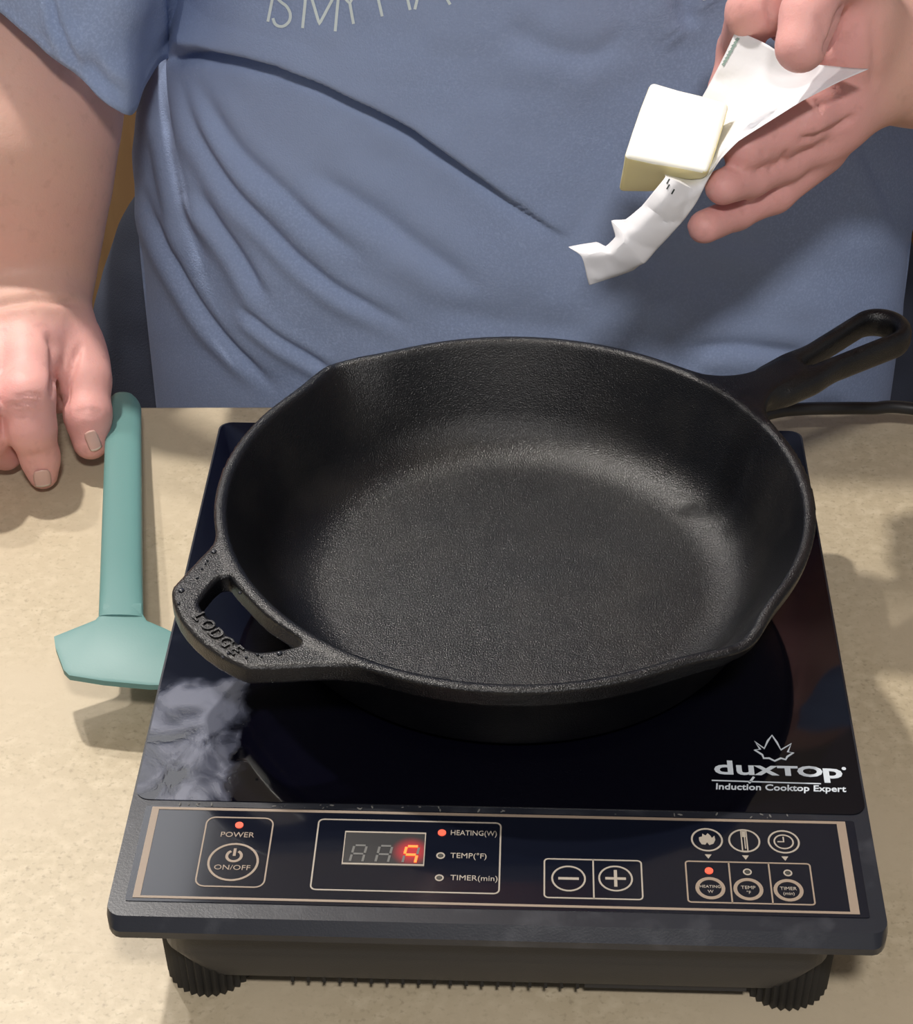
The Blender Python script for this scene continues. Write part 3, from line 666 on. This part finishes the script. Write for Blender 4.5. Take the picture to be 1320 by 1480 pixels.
# --- trunk, legs, neck and head, mostly hidden by clothing or out of frame
SH = [(-.215, .60, .46), (.215, .60, .46)]
def core(P):
    d = ellip(P, (0, .60, .10), (.185, .125, .24)); d = smin(d, ellip(P, (0, .61, .36), (.185, .11, .19)), .06)
    d = smin(d, ellip(P, (0, .62, -.10), (.19, .13, .15)), .06)
    d = smin(d, capsule(P, (0, .62, .46), (0, .60, .60), .058, .052), .05)
    for s in (-1, 1):
        d = smin(d, capsule(P, (s * .05, .62, .47), (s * .20, .61, .455), .06, .055), .05)
        d = smin(d, capsule(P, (s * .10, .62, -.12), (s * .11, .60, -.48), .085, .058), .05)
        d = smin(d, capsule(P, (s * .11, .60, -.48), (s * .115, .63, -.84), .054, .036), .03)
        d = smin(d, capsule(P, (s * .115, .64, -.875), (s * .125, .50, -.885), .026, .018), .02)
    e1 = np.array(R_arm[0][-1]); e2 = np.array(L_arm[0][-1])
    d = smin(d, capsule(P, (-.20, .61, .455), e1, .055, .048), .04); d = smin(d, capsule(P, (.20, .61, .455), e2, .055, .048), .04)
    h = smin(ellip(P, (0, .585, .73), (.076, .095, .105)), ellip(P, (0, .555, .665), (.055, .06, .06)), .03)
    h = smin(h, capsule(P, (0, .492, .735), (0, .478, .700), .009, .013), .012)          # nose
    h = smin(h, capsule(P, (-.020, .492, .672), (.020, .492, .672), .007, .007), .006)   # lips
    for s in (-1, 1):
        h = smin(h, ellip(P, (s * .079, .60, .72), (.010, .018, .030)), .006)
        h = smax(h, -ellip(P, (s * .030, .485, .738), (.017, .012, .010)), .01); h = smin(h, ellip(P, (s * .030, .503, .738), (.013, .013, .010)), .002)
    return smin(d, h, .025)
rV, rF = surface(right_arm, (-.56, .28, -.002), (-.13, .84, .62), .0019, 12)
lV, lF = surface(left_arm, (.04, .20, .12), (.62, .86, .72), .0019, 12)
cV, cF = surface(core, (-.42, .38, -.92), (.42, .82, .86), .009, 8)
rV = relax(rV, rF, 3); lV = relax(lV, lF, 3); cV = relax(cV, cF, 2)
def groove(V, F, specs):
    N_ = vnorm(V, F); px, dz = to_px(V); view = CAMP - V; view /= np.linalg.norm(view, axis=1)[:, None]; fac = (N_ * view).sum(1)
    near = fac > .05; out = V.copy(); q = px[near]; disp = np.zeros(len(q))
    for poly, wd, dep in specs:
        d, s, t = seg_dist(q, poly); disp += dep * np.exp(-(d / wd) ** 2) * np.clip(np.minimum(t, 1 - t) * 6, .0, 1)
    out[near] -= N_[near] * disp[:, None]; return out
rV = groove(rV, rF, [([(-20, 448), (10, 438), (50, 432), (100, 437), (125, 442)], 6, .0022), ([(-20, 470), (40, 455), (90, 462)], 16, .0010),
    ([(10, 589), (38, 581), (64, 585)], 3.2, .0016), ([(12, 598), (40, 592), (68, 596)], 3, .0011), ([(18, 575), (45, 570), (66, 574)], 3, .0010), ([(20, 604), (44, 600), (66, 604)], 2.6, .0008),
    ([(66, 478), (78, 500), (80, 540), (76, 580)], 6, .0026), ([(118, 495), (108, 520), (96, 560), (94, 590)], 5, .0030), ([(106, 598), (125, 592), (148, 596)], 3, .0007), ([(108, 604), (125, 599), (146, 603)], 2.6, .0005),
    ([(42, 660), (60, 655), (78, 658)], 3, .0005)])
lV = groove(lV, lF, [([(1178, 142), (1186, 154), (1184, 168)], 3.2, .0010), ([(1165, 160), (1162, 172), (1158, 185)], 3, .0008), ([(1240, 165), (1210, 185), (1180, 200), (1150, 202)], 4.5, .0026), ([(1140, 215), (1128, 235), (1108, 250)], 3.5, .0015),
    ([(1225, 0), (1212, 25), (1205, 50), (1190, 80)], 5, .0022), ([(1180, 20), (1192, 38), (1190, 52)], 4, .0008), ([(1175, 55), (1190, 62)], 3, .0006), ([(1108, 0), (1112, 20), (1118, 45)], 4, .0018), ([(1262, 20), (1266, 80), (1262, 130)], 7, .0016),
    ([(1190, 105), (1210, 130), (1220, 150)], 4, .0010), ([(1100, 215), (1108, 225)], 4, .0008)])
V = np.concatenate([rV, lV, cV]); F = np.concatenate([rF, lF + len(rV), cF + len(rV) + len(lV)])
px, dz = to_px(V); hand = np.zeros(len(V)); nl = len(rV); hand[:nl] = np.clip((px[:nl, 1] - 430) / 45, 0, 1); hand[nl:nl + len(lV)] = np.clip((1300 - px[nl:nl + len(lV), 0]) / 60, 0, 1)
body = fast_obj('body', V, F, ['skin'], per)
at_ = body.data.attributes.new('blush', 'FLOAT', 'POINT'); at_.data.foreach_set('value', hand.astype(np.float32))
bodyV, bodyF = V, F
# --- fingernails, cut to sit on the finger surface
bt = BVHTree.FromPolygons([Vector(v) for v in np.concatenate([rV, lV])], [tuple(int(i) for i in f) for f in np.concatenate([rF, lF + len(rV)])])
def nail(cx, cy, wx, ly, ang, lift=.0007):
    ca, sa = math.cos(math.radians(ang)), math.sin(math.radians(ang)); n1, n2 = 9, 11; G = []
    for j in range(n2):
        for i in range(n1):
            a = -1 + 2 * i / (n1 - 1); b = -1 + 2 * j / (n2 - 1); k = 1 - .28 * max(0, -b) ** 3 - .10 * max(0, b) ** 4
            u = a * wx * k; v = b * ly * (1 - .12 * a * a)
            h = bt.ray_cast(Vector(CAMP), Vector(ray(cx + u * ca - v * sa, cy + u * sa + v * ca)).normalized())
            if h[0] is None: return
            G.append(np.array(h[0]) + np.array(h[1]) * (lift * (1 - .75 * abs(a) ** 3)))
    G = np.array(G); Fq = [(j * n1 + i, j * n1 + i + 1, (j + 1) * n1 + i + 1, (j + 1) * n1 + i) for j in range(n2 - 1) for i in range(n1 - 1)]
    o = obj('fingernail', G, Fq, ['nail', 'nail_edge'], per, True)
    for k_, p in enumerate(o.data.polygons): p.material_index = 1 if k_ // (n1 - 1) >= n2 - 2 else 0
    md = o.modifiers.new('thickness', 'SOLIDIFY'); md.thickness = .0004; md.offset = -1
nail(134, 636, 9, 15, -22); nail(61, 690, 12, 12, -8)

# --- t-shirt: trunk with modelled folds
FOLD_TOP = [(225, 92), (265, 72), (300, 72), (350, 80), (410, 94), (470, 119), (540, 153), (600, 187), (660, 230), (740, 290), (820, 345)]
CREASES = [  # polyline px, width px, depth m
    ([(286, 270), (300, 300), (318, 329), (345, 372), (371, 414), (392, 436)], 8, .0045),
    ([(262, 112), (275, 160), (297, 212), (325, 258), (360, 297), (424, 366), (488, 419), (545, 452), (600, 480)], 8, .0040),
    ([(205, 260), (225, 330), (254, 392), (297, 461), (339, 509), (403, 572)], 7, .0045),
    ([(340, 440), (366, 461), (413, 498), (461, 530), (490, 545)], 6, .0035),
    ([(280, 110), (297, 142), (339, 212), (403, 270), (466, 329), (530, 378)], 10, .0035),
    ([(440, 240), (480, 268), (530, 302), (610, 360), (700, 420)], 14, .0036),
    ([(236, 120), (240, 180), (250, 250), (270, 330), (300, 390)], 8, .0028),
    ([(215, 190), (222, 260), (240, 330)], 9, .002),
    ([(985, 505), (1050, 500), (1120, 505), (1180, 515)], 10, .0030), ([(620, 440), (740, 470), (860, 478)], 22, .0025),
    ([(1000, -60), (990, 10), (1010, 40)], 14, .004), ([(1240, 190), (1262, 240), (1290, 300), (1320, 380)], 12, .0030), ([(860, 330), (930, 370), (1010, 400), (1100, 420)], 30, .0025),
    ([(560, 520), (640, 540)], 16, .0015), ([(1040, 330), (1080, 350), (1140, 345)], 16, .002), ([(730, 30), (780, 60), (860, 75), (910, 30)], 16, .002)]
def shirt_front(X, Z):
    """distance of cloth from the trunk's middle plane, as half-depth factor"""
    return 0
def smooth_interp(z, xs, ys, w_=.022):
    return sum(np.interp(z + o * w_, xs, ys) * g for o, g in ((-1.5, .12), (-.75, .22), (0, .32), (.75, .22), (1.5, .12)))
def trunk(th, z):
    a = .226 + .020 * np.exp(-((z - .02) / .12) ** 2) * 0 + smooth_interp(z, [-.2, .02, .06, .10, .14, .17, .2, .3, .45, .5], [.010, .009, .008, .004, -.004, -.018, -.034, -.034, -.03, -.09])
    bf = smooth_interp(z, [-.2, -.05, .0, .06, .12, .2, .3, .42, .47, .52], [.150, .152, .152, .150, .142, .135, .140, .120, .085, .02])
    bb = smooth_interp(z, [-.2, 0, .2, .4, .5], [.16, .15, .14, .13, .08])
    c = np.cos(th); s = np.sin(th); e = 2 / 2.5
    a = a + .022 * np.clip(s, 0, 1) ** .7 * np.clip((z - .08) / .08, 0, 1)
    x = a * np.sign(c) * np.abs(c) ** e; y = np.where(s < 0, bf, bb) * np.sign(s) * np.abs(s) ** e
    return np.stack([x + .004, .603 + y, z], -1)
nth = 620; nz_ = 330
tf = np.linspace(0, 1, nth, endpoint=False); th = 2 * np.pi * tf + .32 * np.sin(4 * np.pi * tf) * 0
# denser sampling on the camera side
tt = np.interp(tf, [0, .10, .90, 1], [0, .5 - .5, 1, 1]); th = np.where(tf < .8, np.pi + np.pi * tf / .8, np.pi * (tf - .8) / .2)
zz = np.r_[np.linspace(-.20, -.02, 20, endpoint=False), np.linspace(-.02, .30, 270, endpoint=False), np.linspace(.30, .515, 40)]; nz_ = len(zz)
TH, ZZ = np.meshgrid(th, zz); base = trunk(TH.ravel(), ZZ.ravel())
def sheet_F(nu, nv, closed=True):
    i = np.arange(nu if closed else nu - 1); j = np.arange(nv - 1); I, J = np.meshgrid(i, j); I2 = (I + 1) % nu
    return np.stack([J * nu + I, J * nu + I2, (J + 1) * nu + I2, (J + 1) * nu + I], -1).reshape(-1, 4)
SF = sheet_F(nth, nz_); N_ = vnorm(base, SF); N_ = np.where(((base - [0, .6, 0]) * N_ * [1, 1, 0]).sum(1)[:, None] < 0, -N_, N_)
q, dz = to_px(base); fac = (N_ * (CAMP - base)).sum(1) > 0; disp = np.zeros(len(base))
def val_noise(q, s, seed):
    g = np.random.default_rng(seed).random((64, 64)) * 2 - 1; u = q / s + 1000; i = np.floor(u).astype(int); f = u - i; f = f * f * (3 - 2 * f)
    a = g[i[:, 0] % 64, i[:, 1] % 64]; b = g[(i[:, 0] + 1) % 64, i[:, 1] % 64]; c = g[i[:, 0] % 64, (i[:, 1] + 1) % 64]; d = g[(i[:, 0] + 1) % 64, (i[:, 1] + 1) % 64]
    return (a * (1 - f[:, 0]) + b * f[:, 0]) * (1 - f[:, 1]) + (c * (1 - f[:, 0]) + d * f[:, 0]) * f[:, 1]
d, s, t = seg_dist(q, FOLD_TOP)
sd = -s * d    # > 0 above the fold line
fade = np.clip((1 - t) * 2.6, 0, 1) ** .8
over = np.where(sd > 0, np.exp(-sd / 170.) * (1 - np.exp(-(sd + 1.5) / 4.)) * 1.0, 0)
disp += .0125 * fade * over * np.clip((q[:, 0] - 240) / 40, 0, 1)
disp -= .0070 * fade * np.where(sd <= 0, np.exp(-(-sd / 15.) ** 2), np.exp(-(sd / 2.) ** 2)) * np.clip((q[:, 0] - 240) / 30, 0, 1)
for poly, wd, dep in CREASES:
    poly = catmull(poly, 4); d, s, t = seg_dist(q, poly); en = np.clip(np.minimum(t, 1 - t) * 5, 0, 1); s = s * np.clip(d / wd, 0, 1)
    disp += .68 * en * dep * (-np.exp(-(d / wd) ** 2) + .75 * np.exp(-((d - wd * 2.4) / (wd * 1.7)) ** 2) * (1 + .35 * s))
disp += .0016 * val_noise(q, 95, 1) + .0007 * val_noise(q, 40, 2) + .0022 * val_noise(q, 190, 3)
zf = np.clip((base[:, 2] + .03) / .03, 0, 1) * np.clip((.45 - base[:, 2]) / .1, 0, 1)
SV = base + N_ * (disp * np.where(fac, 1, 0) * zf)[:, None]
SV[:, 1] = np.where(SV[:, 2] < .004, np.maximum(SV[:, 1], .4462), SV[:, 1])
shirt = fast_obj('t_shirt', SV, SF, ['shirt'], per)
md = shirt.modifiers.new('cloth_thickness', 'SOLIDIFY'); md.thickness = .0012; md.offset = -1
# shoulders and neckline are closed by a yoke
bm = bmesh.new(); 
yk = []
for z, sx, sy in ((.495, .165, .105), (.515, .135, .088), (.530, .085, .070), (.538, .064, .062)):
    yk.append([(sx * math.cos(a) + .004, .61 + sy * math.sin(a), z) for a in np.linspace(0, 2 * math.pi, 41)[:-1]])
loft(bm, yk, False, False); y_ = bm_obj('shirt_yoke', bm, 'shirt', per, True)
# --- sleeves
def sleeve(hem, top, n=72, m=60, seed=5, folds=()):
    H = catmull([at_d(*h) for h in hem], 12, True); Tp = catmull([np.array(h) for h in top], 12, True); n = len(H); rows = []
    for j in range(m + 1):
        t = j / m; P = H * (1 - t) + Tp * t; c_ = P.mean(0); bul = 1 + .10 * math.sin(math.pi * t) + (.012 if t > .045 else 0); P = c_ + (P - c_) * bul; rows.append(P)
    Vv = np.concatenate(rows); Fq = sheet_F(n, m + 1); Nn = vnorm(Vv, Fq); c_ = Vv.mean(0)
    if ((Vv - c_) * Nn).sum(1).mean() < 0: Nn = -Nn; Fq = Fq[:, ::-1]
    q_, _ = to_px(Vv); dd = .0022 * val_noise(q_, 60, seed) + .0010 * val_noise(q_, 28, seed + 1)
    for poly, wd, dep in folds:
        d_, s_, t_ = seg_dist(q_, poly); en = np.clip(np.minimum(t_, 1 - t_) * 5, 0, 1); dd += en * dep * (-np.exp(-(d_ / wd) ** 2) + .6 * np.exp(-((d_ - 2 * wd) / wd) ** 2))
    Vv = Vv + Nn * dd[:, None]; o = fast_obj('sleeve', Vv, Fq, ['shirt'], per); mm = o.modifiers.new('cloth_thickness', 'SOLIDIFY'); mm.thickness = .0022; mm.offset = -1
hemR = [(-190, -60, 1.08), (-95, -25, 1.045), (-8, 14, 1.03), (70, 76, 1.03), (128, 124, 1.035), (172, 160, 1.045), (192, 163, 1.06), (208, 130, 1.09), (236, 92, 1.12), (262, 72, 1.15), (245, 20, 1.20), (170, -40, 1.24), (40, -90, 1.23), (-110, -100, 1.15)]
topR = [(-.305, .555, .40), (-.285, .53, .405), (-.26, .51, .41), (-.235, .50, .415), (-.21, .495, .42), (-.19, .50, .425), (-.175, .52, .43), (-.165, .55, .435), (-.16, .59, .44), (-.17, .63, .46), (-.19, .66, .48), (-.22, .67, .49), (-.26, .64, .47), (-.295, .59, .43)]
sleeve(hemR, topR, folds=[([(72, -20), (82, 30), (100, 70), (116, 100)], 6, .003), ([(235, -40), (250, 20), (262, 60)], 8, .004), ([(120, 80), (150, 120), (185, 140)], 10, .003)])
hemL = [(1500, -160, 1.00), (1560, -120, 1.00), (1640, -70, 1.00), (1720, -60, 1.03), (1800, -90, 1.08), (1830, -140, 1.13), (1790, -200, 1.18), (1700, -230, 1.2), (1600, -240, 1.18), (1520, -230, 1.12), (1480, -200, 1.05)]
topL = [(.17, .53, .43), (.20, .50, .42), (.235, .50, .415), (.26, .51, .41), (.285, .53, .405), (.30, .56, .40), (.295, .60, .43), (.26, .65, .47), (.22, .67, .49), (.18, .65, .47), (.16, .58, .44)]
sleeve(hemL, topL, seed=9)
# --- lettering on the chest: stroke letters laid on the cloth
sb = BVHTree.FromPolygons([Vector(v) for v in SV], [tuple(int(i) for i in f) for f in SF])
def arc_s():
    return [(.86, .86), (.70, .96), (.48, 1.0), (.25, .95), (.12, .80), (.18, .62), (.40, .53), (.66, .46), (.88, .32), (.90, .16), (.72, .04), (.48, 0), (.24, .04), (.10, .16)]
GL = {'I': [[(.5, 0), (.5, 1)]], 'S': [arc_s()], 'M': [[(.04, 0), (.04, 1), (.5, .12), (.96, 1), (.96, 0)]], 'Y': [[(0, 1), (.5, .45), (1, 1)], [(.5, .45), (.5, 0)]],
      'H': [[(.08, 0), (.08, 1)], [(.92, 0), (.92, 1)], [(.08, .52), (.92, .52)]], 'A': [[(0, 0), (.5, 1), (1, 0)], [(.18, .36), (.82, .36)]], 'P': [[(.1, 0), (.1, 1), (.6, 1), (.85, .92), (.92, .75), (.85, .56), (.6, .48), (.1, .48)]]}
LT = [('I', (378, 29), (398, 33), 63), ('S', (391, 36), (421, 40), 66), ('M', (436, 40), (487, 45), 66), ('Y', (489, 38), (534, 30), 66), ('H', (549, 24), (597, 13), 66), ('A', (600, 13), (651, 6), 66), ('P', (663, -1), (700, -8), 66), ('P', (716, -10), (752, -15), 66), ('Y', (996, 3), (1040, -3), 62)]
for ch, a, b, H in LT:
    a = np.array(a, float); b = np.array(b, float); ex_ = b - a; ey = np.array([ex_[1], -ex_[0]]); ey = ey / np.linalg.norm(ey) * H
    bm = bmesh.new(); ok = 0
    for st in GL[ch]:
        pts = [a + ex_ * u + ey * v for u, v in st]
        if ch == 'S': pts = list(catmull(pts, 3))
        seg = []
        for p, q2 in zip(pts[:-1], pts[1:]):
            m_ = max(2, int(np.linalg.norm(q2 - p) / 4)); seg += [p + (q2 - p) * k / m_ for k in range(m_)]
        seg.append(pts[-1]); prev = None
        for k, p in enumerate(seg):
            d_ = seg[min(k + 1, len(seg) - 1)] - seg[max(k - 1, 0)]; d_ = d_ / (np.linalg.norm(d_) + 1e-9); nn = np.array([-d_[1], d_[0]]) * 2.1; row = []
            for sg in (-1, 1):
                r_ = p + nn * sg; h = sb.ray_cast(Vector(CAMP), Vector(ray(*r_)).normalized())
                row.append(None if h[0] is None else h[0] + h[1] * (.0005 if h[1].dot(Vector(CAMP) - h[0]) > 0 else -.0005))
            if None in row: prev = None; continue
            row = [bm.verts.new(v) for v in row]
            if prev: bm.faces.new([prev[0], prev[1], row[1], row[0]]); ok += 1
            prev = row
    if ok: bm_obj('chest_letter', bm, 'shirt_lettering', shirt)
    else: bm.free()
# --- trousers: hips and legs
def trs(P):
    d = ellip(P, (-.005, .70, -.14), (.292, .165, .265)); d = smin(d, ellip(P, (0, .63, -.22), (.215, .15, .14)), .06)
    for s in (-1, 1): d = smin(d, capsule(P, (s * .11, .63, -.25), (s * .115, .62, -.86), .105, .072), .05)
    d = smax(d, P[:, 2] - .085, .03); return smax(d, -.865 - P[:, 2], .01)
tV, tF = surface(trs, (-.34, .42, -.90), (.34, .92, .14), .007, 8); tV = relax(tV, tF, 2)
q, _ = to_px(tV); tV = tV + vnorm(tV, tF) * (.004 * val_noise(q, 50, 8))[:, None]
fast_obj('trousers', tV, tF, ['trousers'], per)
hv, hf = surface(lambda P: smax(smax(ellip(P, (0, .605, .755), (.090, .100, .105)), -(P[:, 1] - .535) - .45 * (P[:, 2] - .76), .02), -(P[:, 2] - .66), .02), (-.12, .48, .62), (.12, .74, .88), .006, 8)
fast_obj('hair', relax(hv, hf, 1), hf, ['hair'], per)
for s in (-1, 1):
    bm = bmesh.new(); rg = []
    for z, w_, l0, l1 in ((-.90, .044, .455, .705), (-.885, .046, .45, .71), (-.87, .043, .46, .705), (-.845, .036, .53, .69), (-.83, .034, .56, .69)):
        rg.append([(s * .12 + w_ * math.cos(a), (l0 + l1) / 2 + (l1 - l0) / 2 * math.sin(a), z) for a in np.linspace(0, 2 * math.pi, 25)[:-1]])
    loft(bm, rg); bm_obj('shoe', bm, 'rubber', per, True)

# ================================================================== BUTTER AND WRAPPER
BD = .905
fr_ = {'tl': at_d(941, 116, BD + .012), 'tr': at_d(1054, 148, BD + .004), 'br': at_d(1024, 250, BD - .014), 'bl': at_d(902, 226, BD - .004)}
e3 = (at_d(893, 279, BD + .022) - fr_['bl'])
bt_o = thing('butter_stick', np.mean(list(fr_.values()), 0), 'half block of pale yellow butter held in its opened wrapper', 'butter')
def bevel_block(A, B_, C_, D_, e, r=.0022):
    bm = bmesh.new(); v = [bm.verts.new(p) for p in (A, B_, C_, D_)]; w_ = [bm.verts.new(np.array(p) + e) for p in (A, B_, C_, D_)]
    bm.faces.new(v); bm.faces.new(w_[::-1])
    for i in range(4): bm.faces.new([v[i], w_[i], w_[(i + 1) % 4], v[(i + 1) % 4]])
    return bm
bm = bevel_block(fr_['bl'], fr_['br'], fr_['tr'], fr_['tl'], e3)
bm.verts.ensure_lookup_table(); bm.verts[5].co = at_d(1012, 276, BD + .020)
bmesh.ops.recalc_face_normals(bm, faces=bm.faces)
bmesh.ops.bevel(bm, geom=list(bm.edges), offset=.0024, segments=4, profile=.5, affect='EDGES')
bmesh.ops.subdivide_edges(bm, edges=bm.edges[:], cuts=2, use_grid_fill=True)
bm.normal_update()
for v in bm.verts:
    c_ = np.array([[v.co.x, v.co.y]]) * 1000; v.co += v.normal * float(.0005 * val_noise(np.array([[v.co.x * 1000, v.co.z * 1000]]), 6, 21)[0])
bo = bm_obj('butter_block', bm, 'butter', bt_o); bo.data.shade_smooth(); bo.data.materials.append(MATS['butter_lit_face'])
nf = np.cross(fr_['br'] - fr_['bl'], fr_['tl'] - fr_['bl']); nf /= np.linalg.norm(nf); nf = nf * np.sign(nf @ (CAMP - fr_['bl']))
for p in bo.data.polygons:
    if np.array(p.normal) @ nf > .45: p.material_index = 1   # bright light on the camera-facing side is put into a paler butter colour
# wrapper: rows across the sheet, from the upper end under the thumb to the torn lower end
ROWS = [  # each row: 5 points (px, py, dist) left edge .. right edge
    [(1064, 44, .930), (1105, 62, .918), (1150, 88, .905), (1205, 96, .902), (1256, 100, .894)],
    [(1050, 75, .934), (1095, 92, .922), (1140, 112, .905), (1180, 118, .896), (1214, 118, .890)],
    [(1032, 110, .938), (1075, 128, .926), (1110, 145, .901), (1140, 150, .893), (1160, 146, .889)],
    [(1012, 146, .942), (1045, 170, .930), (1070, 182, .900), (1095, 182, .898), (1112, 176, .889)],
    [(985, 180, .950), (1015, 200, .938), (1040, 212, .902), (1055, 212, .893), (1068, 204, .890)],
    [(960, 215, .955), (995, 232, .945), (1022, 240, .905), (1034, 240, .900), (1042, 230, .893)],
    [(958, 246, .930), (980, 254, .915), (1003, 260, .905), (1020, 258, .899), (1030, 248, .896)],
    [(962, 256, .894), (978, 262, .893), (994, 270, .896), (1012, 276, .900), (1022, 262, .900)],
    [(946, 276, .894), (960, 288, .891), (976, 298, .895), (996, 304, .901), (1008, 290, .902)],
    [(928, 298, .898), (944, 310, .894), (960, 320, .897), (978, 326, .902), (990, 316, .904)],
    [(905, 317, .900), (922, 330, .896), (938, 340, .898), (958, 348, .904), (970, 338, .907)],
    [(884, 319, .904), (904, 338, .897), (922, 352, .899), (942, 364, .905), (953, 356, .909)],
    [(890, 342, .902), (902, 350, .897), (916, 364, .900), (930, 380, .906), (938, 372, .911)],
    [(876, 356, .907), (884, 366, .901), (896, 376, .902), (908, 388, .908), (916, 390, .912)],
    [(862, 350, .912), (868, 364, .904), (876, 382, .905), (884, 396, .908), (892, 399, .912)],
    [(822, 357, .912), (846, 370, .907), (858, 388, .909), (864, 402, .910), (870, 406, .912)],
    [(838, 366, .908), (843, 376, .908), (846, 388, .910), (849, 402, .912), (852, 412, .914)]]
A_ = np.array([[at_d(*p) for p in r] for r in ROWS]); 
def steps(P, n=6): return np.concatenate([[P[i] + (P[i + 1] - P[i]) * k / n for k in range(n)] for i in range(len(P) - 1)] + [P[-1:]])
cols = [.65 * steps(A_[:, j]) + .35 * catmull(A_[:, j], 6) for j in range(5)]
grid = np.array([catmull(np.array([c_[i] for c_ in cols]), 6) for i in range(len(cols[0]))]); nr, nc = grid.shape[:2]
gv = grid.reshape(-1, 3); q, _ = to_px(gv); nv = CAMP - gv; nv /= np.linalg.norm(nv, axis=1)[:, None]
def facet(q_, s_, seed):   # crumple: distance to random crease lines
    r_ = np.random.default_rng(seed); o_ = np.zeros(len(q_))
    for _ in range(44):
        c_ = np.array([r_.uniform(830, 1240), r_.uniform(60, 400)]); a_ = r_.uniform(0, math.pi); n_ = np.array([math.cos(a_), math.sin(a_)]); L_ = r_.uniform(25, 60)
        dd = (q_ - c_) @ n_; al = (q_ - c_) @ np.array([-n_[1], n_[0]]); o_ += s_ * np.exp(-np.abs(dd) / 5.) * np.clip(1 - np.abs(al) / L_, 0, 1) * r_.choice([-1, 1])
    return o_
gv = gv + nv * facet(q, .0016, 3)[:, None]
Fq = sheet_F(nc, nr, False); keep = np.ones(len(Fq), bool)
wr = obj('butter_wrapper', gv, Fq, 'paper', None); tag(wr, 'crumpled white butter wrapper between thumb and fingers, torn lower end', 'wrapper')
md = wr.modifiers.new('paper_thickness', 'SOLIDIFY'); md.thickness = .00015
wr.data.shade_smooth(); wr.data.set_sharp_from_angle(angle=math.radians(22))
wb = BVHTree.FromPolygons([Vector(v) for v in gv], [tuple(int(i) for i in f) for f in Fq])
def print_on(pts, m, nm):
    bm = bmesh.new(); vv = []
    for p in pts:
        h = wb.ray_cast(Vector(CAMP), Vector(ray(*p)).normalized())
        if h[0] is None: bm.free(); return
        vv.append(bm.verts.new(h[0] + (Vector(CAMP) - h[0]).normalized() * .0005))
    bm.faces.new(vv); bm_obj(nm, bm, m, wr)
for cx, cy in ((966, 262), (966, 270), (973, 277)): print_on([(cx - 3, cy + 3), (cx - 1, cy + 4), (cx + 3, cy - 3), (cx + 1, cy - 4)], 'ink', 'printed_mark')
for k in range(9):
    t = k / 8; cx, cy = 1066 - 20 * t, 56 + 36 * t; w_ = 2 + 2 * random.random(); print_on([(cx - w_, cy + 1), (cx, cy + 4), (cx + w_, cy), (cx, cy - 2)], 'green_ink', 'printed_mark')
